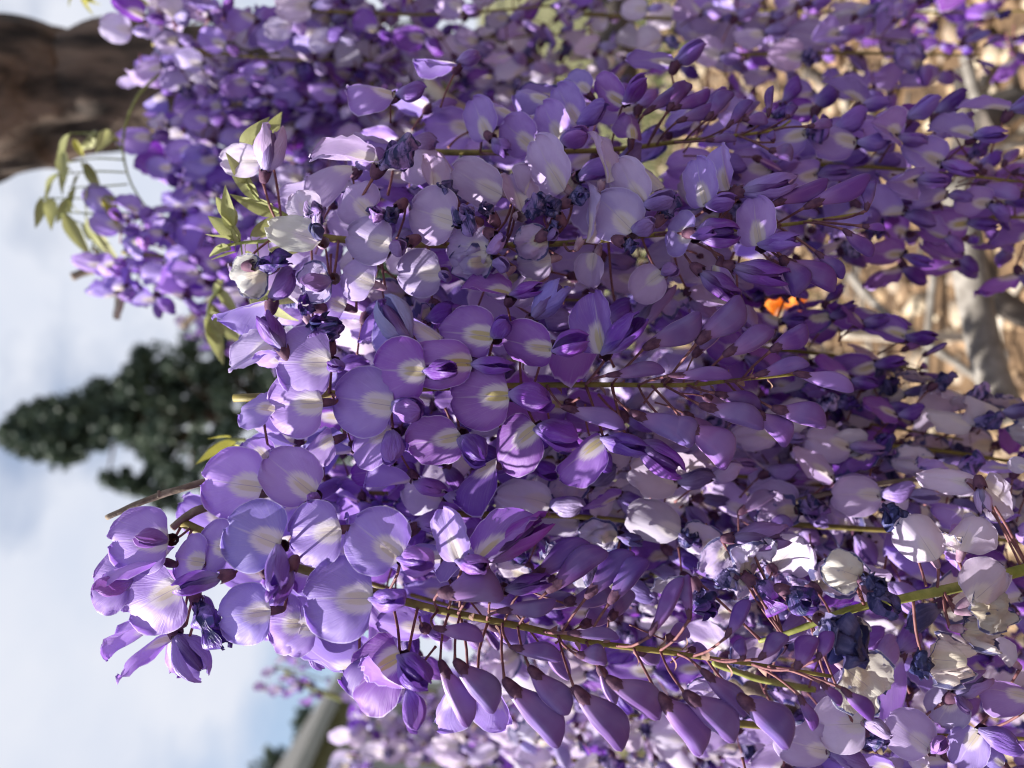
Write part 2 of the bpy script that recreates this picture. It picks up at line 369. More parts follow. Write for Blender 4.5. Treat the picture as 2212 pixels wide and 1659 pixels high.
def wing_mesh(seed, splay=0.02, ln=0.66, crumple=0.0, m='wing', name='wing_petals'):
    """two hooded wing petals cupped round the keel, pointing along +Z, opening line toward +Y"""
    r = random.Random(seed); vs = []; uv = []; fs = []; o = r.uniform(0, 40)
    nt_, na = 12, 9
    for side in (-1, 1):
        b = len(vs); sp = splay * r.uniform(0.6, 1.4)
        for j in range(nt_ + 1):
            t = j / nt_
            h = 0.04 + 0.185 * (math.sin(math.pi * 0.5 * min(1, t / 0.62)) ** 1.2 if t < 0.62 else max(0.0, 1 - ((t - 0.62) / 0.385) ** 2.6) ** 0.6)
            w = 0.03 + 0.125 * (math.sin(math.pi * 0.5 * min(1, t / 0.45)) ** 1.1 if t < 0.45 else max(0.0, 1 - ((t - 0.45) / 0.555) ** 2.4) ** 0.6)
            cy = 0.10 * t * t - 0.02
            for i in range(na + 1):
                a = math.pi * i / na                     # from the opening (front) round to the back seam
                x = side * (sp * math.sin(math.pi * t) * (0.5 + 0.5 * math.cos(a)) + w * math.sin(a) ** 0.75 - (0.020 if side > 0 else -0.010) * (0.5 + 0.5 * math.cos(a)))
                y = cy + h * math.cos(a) * (1.0 if a < 1.57 else 0.9)
                z = t * ln + 0.05 * math.cos(a) * t * t
                fl_ = max(0.0, math.cos(a) - 0.35) * max(0.0, t - 0.45) * 0.55; x += side * fl_ * 0.30 * (1 + mnoise.noise(V((o, 5 * t, side)))); y -= 0.12 * fl_
                x *= 1 - 0.16 * math.exp(-((a - 1.9) / 0.28) ** 2) * math.sin(math.pi * t); z += 0.03 * mnoise.noise(V((o + 3, 1.3 * a, side * 7))) * t
                q = V((o + 2.6 * t, i * 0.34, side * 3))
                n1 = mnoise.noise(q); x += side * (0.030 + crumple) * n1; y += (0.035 + crumple) * mnoise.noise(q + V((5, 5, 5))); z += crumple * 0.6 * mnoise.noise(q + V((9, 1, 5)))
                vs.append((x, y, z)); uv.append((i / na * 0.5 + (0.5 if side > 0 else 0), t))
        for j in range(nt_):
            for i in range(na):
                a = b + j * (na + 1) + i; q = (a, a + 1, a + na + 2, a + na + 1)
                fs.append(q if side > 0 else q[::-1])
    return mesh(name, vs, fs, uv, [M[m]])

def keel_mesh(seed, ln=0.56):
    vs = []; uv = []; fs = []; n = 8; nt_ = 9
    for j in range(nt_ + 1):
        t = j / nt_; w = 0.02 + 0.055 * math.sin(math.pi * min(1, t * 0.95 + 0.02)) ** 0.8; h = 0.04 + 0.11 * math.sin(math.pi * min(1, t * 0.95 + 0.02)) ** 0.8
        for i in range(n):
            a = 2 * math.pi * i / n; vs.append((w * math.cos(a), 0.13 * t * t + 0.03 + h * math.sin(a), t * ln)); uv.append((i / n, t))
    for j in range(nt_):
        for i in range(n):
            a = j * n + i; b = j * n + (i + 1) % n; fs.append((a, b, b + n, a + n))
    fs.append(tuple(range(nt_ * n, nt_ * n + n)))
    return mesh('keel_petal', vs, fs, uv, [M['wing']])

def bud_mesh(seed, bend=0.10, full=1.0, name='folded_petals'):
    """closed bud: a flattened mussel-shell of folded banner, along +Z from the calyx, broad in X, folded edge at -X"""
    r = random.Random(seed); nt_, n = 15, 18; vs = []; uv = []; fs = []
    for j in range(nt_ + 1):
        t = j / nt_; tt = min(1.0, t)
        pl = 0.17 + 0.05 * math.sin(math.pi * tt); pr = 0.15 + 0.58 * math.sin(math.pi * 0.5 * min(1, tt / 0.62)) ** 1.25
        cl_ = 1.0
        if tt > 0.62: pr *= max(0.0, 1 - ((tt - 0.62) / 0.385) ** 2.2) ** 0.6
        if tt > 0.80: cl_ = max(0.0, 1 - ((tt - 0.80) / 0.203) ** 2.5) ** 0.5; pl *= cl_
        th = 0.30 * full * (0.34 + 0.66 * math.sin(math.pi * min(1, tt * 0.80 + 0.08))) * (1 if tt < 0.72 else max(0.03, 1 - ((tt - 0.72) / 0.285) ** 2.2) ** 0.6)
        cx = -0.21 * math.sin(math.pi * 0.5 * min(1, tt / 0.5)) - bend * 4 * (tt - 0.5) ** 2 + bend * 1.0
        for i in range(n):
            a = 2 * math.pi * i / n; c, s = math.cos(a), math.sin(a)
            x = cx + (pr * c if c > 0 else pl * c)
            sh = abs(s) ** (0.9 if c > 0 else 1.3)
            y = th * math.copysign(sh, s)
            x += 0.02 * mnoise.noise(V((seed + 2 * c, 2 * s, 3 * t))); y += 0.03 * mnoise.noise(V((seed + 2 * c + 9, 2 * s, 3 * t)))
            if c < -0.85: x -= 0.025
            vs.append((x, y, 0.12 + 0.88 * t)); uv.append((i / n, t))
    for j in range(nt_):
        for i in range(n):
            a = j * n + i; b = j * n + (i + 1) % n; fs.append((a, b, b + n, a + n))
    fs.append(tuple(range(n))[::-1]); fs.append(tuple(range(nt_ * n, nt_ * n + n)))
    return mesh(name, vs, fs, uv, [M['bud']])

BAN = [banner_mesh(1, 0.12, 0.55, 0.25, 0.045), banner_mesh(2, 0.04, 0.42, 0.14, 0.05), banner_mesh(3, 0.16, 0.60, 0.30, 0.05, asym=0.5),
       banner_mesh(4, 0.14, 0.70, 0.38, 0.06, width=0.48), banner_mesh(5, -0.10, 0.75, 0.18, 0.06, asym=-0.6), banner_mesh(6, 0.20, 0.35, 0.05, 0.05, width=0.46),
       banner_mesh(7, -0.25, 1.3, 0.40, 0.07, width=0.46), banner_mesh(8, 0.55, 0.25, 0.15, 0.06, width=0.45)]
BANB = BAN[2:3] + BAN[4:8] + [banner_mesh(9, -0.5, 1.6, 0.5, 0.10, width=0.46, asym=0.7), banner_mesh(10, 0.7, 0.0, 0.1, 0.09, width=0.44), banner_mesh(11, -0.3, 2.0, 0.2, 0.12, width=0.48, asym=-0.8),
        banner_mesh(12, 0.3, 0.9, 0.6, 0.10, width=0.47), banner_mesh(13, -0.1, 1.2, 0.9, 0.10, width=0.5, asym=0.4), banner_mesh(14, 0.9, 0.4, -0.3, 0.10, width=0.46), banner_mesh(15, -0.8, 0.6, 0.3, 0.12, width=0.45, asym=-0.5)]
BDRY = [banner_mesh(21 + i, 0.15, 0.5, 0.3, 0.07, cr_, w_, name='banner_petal', m='banner_dry') for i, (cr_, w_) in enumerate([(0.10, 0.48), (0.16, 0.46), (0.24, 0.5), (0.34, 0.5)])]
WNG = [wing_mesh(31, 0.0), wing_mesh(32, 0.02, 0.7), wing_mesh(33, 0.05, 0.64), wing_mesh(34, -0.02, 0.60), wing_mesh(35, 0.0, 0.66), wing_mesh(36, 0.01, 0.68)]
WDRY = [wing_mesh(41, 0.0, 0.55, 0.12, 'wing_dry'), wing_mesh(42, 0.03, 0.5, 0.18, 'wing_dry'), wing_mesh(43, 0.0, 0.6, 0.15, 'wing_dry'), wing_mesh(44, 0.0, 0.5, 0.22, 'wing_dry')]
KEEL = keel_mesh(1)
BUD = [bud_mesh(51, 0.10), bud_mesh(52, 0.04, 0.9), bud_mesh(53, 0.16, 1.1), bud_mesh(54, 0.07, 0.8), bud_mesh(55, -0.06, 0.95)]

def calyx_geo(mb, base, axis, ln, rad, slot=0, n=10):
    """bell-shaped calyx with pointed teeth; its mouth toward axis, its foot at base"""
    axis = axis.normalized(); ref = V((0, 0, 1)) if abs(axis.z) < 0.9 else V((1, 0, 0)); nx = axis.cross(ref).normalized(); ny = axis.cross(nx)
    vs = []; fs = []
    prof = [(0.0, 0.28), (0.06, 0.50), (0.25, 0.74), (0.60, 0.92), (0.95, 1.02)]
    for (t, r_) in prof:
        for k in range(n):
            a = 2 * math.pi * k / n; tt = t + (0.28 if (k % 2 == 0 and t > 0.9) else 0)
            vs.append(base + axis * (tt * ln) + (nx * math.cos(a) + ny * math.sin(a)) * (rad * r_))
    for j in range(len(prof) - 1):
        for k in range(n):
            a = j * n + k; b = j * n + (k + 1) % n; fs.append((a, b, b + n, a + n))
    mb.add(vs, fs, slot)

def foot_mesh(start, end, axis, cl, cr, thick, sag=0.0, name='flower', mats=None):
    """pedicel from start (on the rachis) to the calyx foot, plus the calyx, all in the flower's own frame"""
    mb = MB(); start = V(start); end = V(end); axis = V(axis).normalized()
    foot = end - axis * cl * 0.95
    mid = start.lerp(foot, 0.55) + (foot - start).orthogonal().normalized() * sag * 0.5 * (foot - start).length - axis * (foot - start).length * 0.05
    pts = spline([start, mid, foot + axis * cl * 0.08], 7)
    v, f, uv = tube(pts, [thick * 1.25] + [thick * 0.95] * 5 + [thick * 1.25], 6)
    mb.add(v, f, 1, uv); calyx_geo(mb, foot, axis, cl, cr, 0)
    return mb.build(name, mats or [M['calyx'], M['pedicel']])

MM = 0.001
FOOT = [foot_mesh((0, -0.016 - 0.003 * k, 0.004 * (k - 1)), (0, -0.0005, -0.0005), (0, 1, -0.25), 5.0 * MM, 2.7 * MM, 0.50 * MM, 0.1 * (k - 1)) for k in range(3)]
BUDFOOT = [foot_mesh((0.012 * (k - 1), -0.009, -0.009 - 0.002 * k), (0, 0, 0.0035), (0, 0.1, 1), 4.6 * MM, 2.3 * MM, 0.45 * MM, 0.05, 'flower_bud') for k in range(3)]

PAL = {   # banner, wing, bud colours (albedo), strength of the yellow in the eye
    'fresh': ((0.35, 0.185, 0.59), (0.165, 0.045, 0.38), (0.15, 0.070, 0.30), 1.0),
    'lav': ((0.44, 0.315, 0.74), (0.24, 0.105, 0.46), (0.20, 0.115, 0.39), 0.5),
    'pale': ((0.54, 0.43, 0.71), (0.29, 0.17, 0.47), (0.27, 0.16, 0.46), 0.25),
    'white': ((0.70, 0.62, 0.81), (0.42, 0.31, 0.60), (0.34, 0.21, 0.50), 0.15),
    'violet': ((0.27, 0.125, 0.50), (0.12, 0.030, 0.30), (0.11, 0.032, 0.25), 0.7),
    'dried': ((0.60, 0.53, 0.68), (0.13, 0.085, 0.27), (0.22, 0.12, 0.36), 0.1),
    'cream': ((0.70, 0.67, 0.65), (0.05, 0.05, 0.16), (0.22, 0.12, 0.36), 0.1),
}
def jit(c, a=0.10):
    k = 1 + rnd.uniform(-a, a); return tuple(min(0.95, x * k * (1 + rnd.uniform(-a, a) * 0.4)) for x in c)

def frame(z, yhint, roll=0.0):
    z = z.normalized(); y = (yhint - z * yhint.dot(z))
    if y.length < 1e-5: y = z.orthogonal()
    y.normalize()
    if roll: y = Quaternion(z, roll) @ y
    x = y.cross(z)
    return Matrix(((x.x, y.x, z.x), (x.y, y.y, z.y), (x.z, y.z, z.z)))

def m4(rot, loc): m = rot.to_4x4(); m.translation = loc; return m
def S(sx, sy=None, sz=None): return Matrix.Diagonal((sx, sy if sy else sx, sz if sz else sx, 1))

def open_flower(parent, o0, base, rot, L, pal, foot=None, age=0.0, ban=None, wing=1, wdir=None, wl=1.0, wdth=1.0, var=None, keel=True):
    """part 'flower' (calyx + pedicel) with banner, wings and keel as sub-parts; rot = columns X Y Z of the banner frame"""
    fl = obj('flower', foot or rnd.choice(FOOT), parent, m4(rot, base - o0) if foot is None else m4(rot, base - o0))
    if foot is None: fl.matrix_basis = m4(rot, base - o0) @ S(L / 0.022)
    k = 1.0 if foot is not None else 1 / (L / 0.022)
    b_c, w_c, _, yel = PAL[pal]
    dry = rnd.random() < age
    bm = ban if ban is not None else (rnd.choice(BDRY) if dry else (BAN[var] if var is not None else rnd.choice(BANB if rnd.random() < 0.75 else BAN)))
    bo = obj('banner_petal', bm, fl, S(L * k * wdth, L * k, L * k), jit(b_c)); bo.color[3] = yel * rnd.uniform(0.6, 1.1)
    if wing:
        wd = wdir if wdir is not None else V((rnd.uniform(-0.15, 0.15), 0.55, -0.85))
        wm = frame(wd, V((0, 1, 0.6)), rnd.gauss(0, 0.75))
        wme = rnd.choice(WDRY) if rnd.random() < age else rnd.choice(WNG)
        loc = V((0, 0.0008, 0.0002)) * k
        obj('wing_petals', wme, fl, m4(wm, loc) @ S(L * k * 1.0 * wl), jit(w_c, 0.15))
        if keel and rnd.random() < 0.75:
            obj('keel_petal', KEEL, fl, m4(wm, loc) @ S(L * k * 1.0 * wl), jit((w_c[0] * 0.7, w_c[1] * 0.5, w_c[2] * 0.8), 0.1))
    return fl

def closed_bud(parent, o0, base, rot, L, W, pal, foot=None, var=None, flip=False):
    fl = obj('flower_bud', foot or rnd.choice(BUDFOOT), parent, m4(rot, base - o0))
    k = 1.0
    if foot is None:
        fl.matrix_basis = m4(rot, base - o0) @ S(L / 0.020); k = 0.020 / L
    me = BUD[var] if var is not None else rnd.choice(BUD)
    obj('folded_petals', me, fl, S((-1 if flip else 1) * W * k, W * k * 0.9, L * k), jit(PAL[pal][2], 0.14))
    return fl

class Axis:
    def __init__(s, pts):
        s.p = spline(pts, 48)
    def at(s, t):
        k = min(max(t, 0), 0.9999) * 47; i = int(k); return s.p[i].lerp(s.p[i + 1], k - i)
    def dir(s, t):
        return (s.at(min(t + 0.03, 1)) - s.at(max(t - 0.03, 0))).normalized()
    def near(s, q):
        b = min(range(48), key=lambda i: (s.p[i] - q).length_squared); return b / 47

def rachis(root, o0, ax, r0, r1, m='rachis', t0=0.0):
    pts = [ax.at(t0 + (1 - t0) * i / 30) - o0 for i in range(31)]
    v, f, uv = tube(pts, [r0 + (r1 - r0) * i / 30 for i in range(31)], 9, 0.10, rnd.uniform(0, 9))
    mb = MB(); mb.add(v, f, 0, uv); return obj('rachis', mb.build('rachis', [M[m]]), root)

def raceme(pts, label, group=None, n=46, rad=0.030, size=0.0215, pal=('pale', 'lav', 'violet'), age=0.1, budfrom=0.72, r0=1.6, hand=(), skip=None, top=0.0, rm='rachis', keel=True, end=1.0, mixed=0.0):
    """one hanging flower cluster: rachis, open flowers, buds; flowers wind round the axis"""
    ax = Axis(pts); o0 = ax.at(0)
    root = empty('wisteria_raceme', o0); tag(root, label, 'flower cluster', group)
    rachis(root, o0, ax, r0 * MM, r0 * MM * 0.35, rm)
    ph = rnd.uniform(0, 6.28)
    for i in range(n):
        t = top + (end - top) * (i + rnd.uniform(0.1, 0.9)) / n
        a = ax.dir(t); e1 = a.orthogonal().normalized(); e2 = a.cross(e1)
        th = ph + i * 2.399 + rnd.uniform(-0.35, 0.35)
        rdir = e1 * math.cos(th) + e2 * math.sin(th)
        tap = 1.0 if t < budfrom else 1.0 - 0.60 * (t - budfrom) / (1.0001 - budfrom)
        p = ax.at(t) + rdir * (rad * tap * rnd.uniform(0.72, 1.08)) + a * rnd.uniform(-0.004, 0.004)
        if skip is not None and skip(p, t, ax): continue
        pk = pal[0] if t < budfrom * 0.45 else (pal[1] if t < budfrom * 1.05 else pal[2])
        q_ = rnd.random()
        if q_ < mixed: pk = 'violet'
        elif q_ > 1 - mixed and pk != 'violet': pk = 'white'
        if t < budfrom + rnd.uniform(-0.06, 0.06):
            up = (-a * rnd.uniform(0.55, 1.0) + rdir * rnd.uniform(-0.05, 0.45) + V((rnd.uniform(-1, 1), rnd.uniform(-1, 1), rnd.uniform(-1, 1))) * 0.28)
            rot = frame(up, rdir + V((rnd.uniform(-1, 1), rnd.uniform(-1, 1), rnd.uniform(-1, 1))) * 0.25)
            open_flower(root, o0, p, rot, size * rnd.uniform(0.82, 1.1), pk, None, age, keel=keel, wdth=rnd.uniform(0.72, 1.0))
        else:
            z = (a * rnd.uniform(0.5, 1.0) + rdir * rnd.uniform(0.5, 0.9)).normalized()
            k = max(0.32, tap)
            rot = frame(z, z.cross(rdir).cross(z) if rnd.random() < 0 else e1.cross(z), rnd.uniform(-0.6, 0.6))
            q = ax.at(t) + rdir * (rad * 0.42 * k) + a * 0.003
            closed_bud(root, o0, q, rot, size * 0.92 * k, size * 0.44 * k, pk)
    return root, ax, o0

# ------------------------------------------------------------------ hand-laid flowers
TILE = lambda r, c: (lambda x, y: (737.33 * c + x / 3.0, 553.0 * r + y / 3.0))
def depth_on(ax, vx, vy, rad):
    """depth of the front of a raceme of radius rad where the sight line (vx, vy) passes it"""
    best = min(ax.p, key=lambda q: (proj(q)[0] - vx) ** 2 * 0.6 + (proj(q)[1] - vy) ** 2)
    x, y, d = proj(best); off = abs(vy - y) / FV * d
    return d - math.sqrt(max(rad * rad - off * off, 0)) * 0.85, best

def lay(root, ax, o0, rad, items):
    for it in items:
        kind, (rr, c), x0, y0, x1, y1 = it[:6]; kw = it[6] if len(it) > 6 else {}
        T = TILE(rr, c); bx, by = T(x0, y0); tx, ty = T(x1, y1)
        d, near = depth_on(ax, bx, by, rad); d += kw.get('dd', 0.0)
        B = P(bx, by, d); ln0 = (P(tx, ty, d) - B).length
        pit = R(kw.get('pitch', 12 if kind == 'o' else 0)); E = P(tx, ty, d + ln0 * math.tan(pit)); Z = E - B; Ln = Z.length
        rot = frame(Z, CAM - B, R(kw.get('yaw', 0)))
        ri = rot.transposed(); t = ax.near(B); t = max(0.0, t - 0.008 - 0.10 * (near - B).length / 0.2); st = ri @ (ax.at(t) - B)
        pal = kw.get('pal', 'lav')
        if kind == 'o':
            sz = Ln
            bare = kw.get('k', 1) is None
            fm = foot_mesh(st, (0, -0.0022, 0.0006) if bare else (0, -0.0012, -0.0004), (0, 0.25, 1) if bare else ((0.0, 0.9, -0.45) if st.y < 0 else (0, 0.6, -0.8)), 4.4 * MM, (1.6 if bare else 2.2) * MM, 0.52 * MM, rnd.uniform(-0.12, 0.12), 'flower', [M['calyx_pale' if pal in ('dried', 'cream', 'white', 'pale') else 'calyx'], M['pedicel']])
            wd = None
            if 'k' in kw and kw['k']:
                kx, ky = T(*kw['k'][:2]); K = P(kx, ky, d - 0.006); wd = ri @ (K - B); wl = wd.length / (0.66 * sz); wd = wd.normalized() + V((0, 0.25, 0))
            else: wl = 1.0
            f = open_flower(root, o0, B, rot, sz, pal, fm, kw.get('age', 0.8 if pal == 'cream' else 0.0), wing=kw.get('k', 1) is not None, wdir=wd, wl=min(wl, 1.25), wdth=kw.get('w', 1.0), var=kw.get('v', rnd.choice([0, 0, 1, 3, 5])), ban=kw.get('ban'))
        elif kind == 'b':
            W = kw['w'] / 3.0 / FV * d
            fm = foot_mesh(st, (0, 0, Ln * 0.215), (0, 0.05, 1), Ln * 0.24, max(W * 0.225, 1.1 * MM), 0.48 * MM, rnd.uniform(-0.06, 0.06), 'flower_bud')
            closed_bud(root, o0, B, rot, Ln, W, pal, fm, kw.get('v'), kw.get('flip', False))
        elif kind == 'k':            # a flower of which only the hooded wings show
            fm = foot_mesh(st, (0, -0.0005, -0.0004), (0, 0.2, 1), 4.4 * MM, 2.4 * MM, 0.5 * MM, 0.05)
            fl = obj('flower', fm, root, m4(rot, B - o0)); W = kw.get('w', 180) / 3.0 / FV * d
            dry = kw.get('age', 0) > rnd.random()
            obj('wing_petals', rnd.choice(WDRY) if dry else rnd.choice(WNG), fl, S(W / 0.36, W / 0.42, Ln / 0.66), jit(kw.get('col') or PAL[pal][1], 0.1))
            if not dry: obj('keel_petal', KEEL, fl, S(W / 0.36, W / 0.42, Ln / 0.66), jit(tuple(q * 0.6 for q in PAL[pal][1])))

def bracts(root, ax, o0, ts):
    for t in ts:
        a = ax.dir(t); e1 = a.orthogonal().normalized(); th = rnd.uniform(0, 6.28); rd = Quaternion(a, th) @ e1
        mb = MB(); L = 0.007; pts = []; f = []
        for j in range(5):
            s = j / 4; w = 0.0013 * math.sin(math.pi * (0.15 + 0.8 * s)); c = rd * (0.0012 + L * s * 0.6) + a * (L * s * 0.8 - 0.004 * s * s) + (ax.at(t) - o0)
            sd = a.cross(rd); pts += [c - sd * w, c + rd * 0.0006, c + sd * w]
        for j in range(4):
            for i in range(2): k = j * 3 + i; f.append((k, k + 1, k + 4, k + 3))
        mb.add(pts, f); obj('bract', mb.build('bract', [M['bract']]), root)

def AX(pts, d):   # picture polyline to world axis
    return [P(x, y, d if not isinstance(d, (list, tuple)) else d[i]) for i, (x, y) in enumerate(pts)]

def skip_front(items, rad_v=62, lo=0.0):
    """leave the procedural flowers out where hand-laid ones stand in front"""
    cs = []
    for it in items:
        T = TILE(*it[1]); b = T(it[2], it[3]); e = T(it[4], it[5]); cs.append((b[0], b[1])); cs.append(((b[0] + e[0]) / 2, (b[1] + e[1]) / 2))
    def f(p, t, ax):
        x, y, d = proj(p); near = ax.at(t); dn = proj(near)[2]
        if d > dn + 0.004: return t > 0.80
        return any((x - q[0]) ** 2 + (y - q[1]) ** 2 < rad_v ** 2 for q in cs) or t > 0.55
    return f

A, B_, C_ = (1, 1), (1, 2), (2, 1)
# --- centre raceme: fresh yellow-eyed flowers
H1 = [
 ('o', A, 1090, 905, 680, 920, dict(k=(1378, 898), pal='fresh', v=0, pitch=8, w=1.03)),
 ('o', A, 550, 750, 172, 735, dict(k=(795, 728), pal='fresh', v=0, pitch=8, w=1.10, dd=-0.001)),
 ('o', A, 990, 530, 580, 465, dict(k=(1130, 420), pal='fresh', v=3, yaw=8, w=0.92)),
 ('o', A, 1370, 600, 1005, 565, dict(k=(1650, 505), pal='fresh', v=2, yaw=-24, w=0.9)),
 ('o', A, 340, 975, -90, 905, dict(k=(575, 1040), pal='lav', v=0, pitch=6, w=1.0, dd=0.002)),
 ('o', A, 775, 1165, 420, 1235, dict(k=(1000, 1270), pal='fresh', v=5, yaw=-28, w=1.05)),
 ('o', A, 1270, 1110, 965, 1335, dict(k=(1585, 1185), pal='fresh', v=3, yaw=22, w=1.0)),
 ('o', A, 1700, 1190, 1370, 1400, dict(k=(2035, 1295), pal='fresh', v=4, yaw=35, w=0.9)),
 ('o', A, 1010, 1330, 670, 1455, dict(k=None, pal='violet', v=6, yaw=55, dd=0.006)),
 ('o', A, 640, 545, 330, 250, dict(k=None, pal='lav', v=6, yaw=50, w=0.9, dd=0.006)),
 ('k', A, 440, 545, 260, 300, dict(w=240, col=(0.36, 0.34, 0.72), dd=0.004)),
 ('k', A, 1240, 400, 1440, 165, dict(w=230, col=(0.26, 0.16, 0.58))),
 ('o', A, 1700, 630, 1600, 215, dict(k=(1985, 400), pal='fresh', v=7, yaw=-30, w=0.75)),
 ('b', A, 1425, 975, 1845, 1095, dict(w=125, pal='lav', v=1)),
 ('b', A, 1870, 1010, 2270, 1190, dict(w=165, pal='lav', v=0)),
 ('b', A, 1715, 775, 2095, 725, dict(w=105, pal='fresh', v=3)),
 ('b', A, 1960, 600, 2345, 400, dict(w=175, pal='fresh', v=0, flip=True)),
 ('b', B_, 90, 565, 405, 290, dict(w=195, pal='fresh', v=0, flip=True)),
 ('b', B_, 265, 645, 575, 455, dict(w=150, pal='fresh', v=4)),
 ('b', B_, 570, 615, 820, 475, dict(w=145, pal='violet', v=1, flip=True)),
 ('b', B_, -95, 775, 320, 765, dict(w=95, pal='fresh', v=3)),
 ('b', B_, 465, 775, 815, 680, dict(w=105, pal='fresh', v=3)),
 ('b', B_, 720, 755, 1115, 850, dict(w=120, pal='lav', v=1)),
 ('b', B_, 110, 965, 535, 1085, dict(w=155, pal='lav', v=0)),
 ('b', B_, 580, 985, 940, 1070, dict(w=165, pal='fresh', v=0)),
 ('b', B_, 470, 1005, 700, 1210, dict(w=165, pal='fresh', v=2, dd=0.003)),
 ('b', B_, 20, 1080, 315, 1345, dict(w=230, pal='fresh', v=2)),
 ('b', B_, -150, 1040, 90, 1200, dict(w=190, pal='fresh', v=0)),
 ('b', B_, 210, 890, 515, 965, dict(w=120, pal='violet', v=1, dd=0.006)),
 ('o', (1, 0), 2150, 690, 1758, 685, dict(k=(2260, 735), pal='lav', v=1, w=1.08, age=0.0, dd=-0.002)),
 ('o', (1, 0), 2095, 950, 1678, 975, dict(k=None, pal='lav', v=0, w=0.95, dd=0.002)),
 ('o', (1, 0), 1790, 1000, 1520, 945, dict(k=None, pal='lav', v=3, yaw=30, dd=0.010)),
 ('o', (1, 0), 1790, 590, 1455, 700, dict(k=None, pal='pale', v=7, yaw=45, w=0.8, dd=0.006)),
 ('o', (1, 0), 1840, 650, 1660, 740, dict(k=None, pal='lav', v=2, yaw=-40, dd=0.004)),
 ('k', (1, 0), 1830, 600, 1690, 380, dict(w=190, pal='fresh', age=0.4)),
 ('k', (1, 0), 2130, 560, 2060, 340, dict(w=190, pal='violet', age=1.0)),
 ('o', A, 330, 1140, 30, 1240, dict(k=(400, 1350), pal='lav', v=2, yaw=40, dd=0.006)),
 ('o', (1, 0), 2160, 1180, 1960, 1290, dict(k=None, pal='lav', v=4, yaw=25, dd=0.006)),
 ('o', (1, 0), 1725, 1315, 1585, 1160, dict(k=None, pal='lav', v=3, yaw=15, dd=0.012)),
 ('k', A, 1910, 1210, 2200, 1390, dict(w=200, pal='fresh', dd=0.005)),
]
PT1 = [(505, 860), (740, 850), (940, 838), (1105, 833), (1290, 831), (1474, 832), (1590, 821), (1720, 808)]
skA0 = skip_front(H1); skA = lambda p, t, a: skA0(p, t, a) or proj(p)[0] < 560
root, ax, o0 = raceme(AX(PT1, [.287, .286, .285, .284, .283, .283, .283, .283]), 'fresh raceme with round yellow-eyed flowers above a long row of violet buds',
    None, 60, 0.033, 0.0215, ('lav', 'fresh', 'fresh'), 0.05, 0.60, 1.55, skip=skA)
lay(root, ax, o0, 0.033, H1); bracts(root, ax, o0, [0.40 + 0.035 * i for i in range(16)])

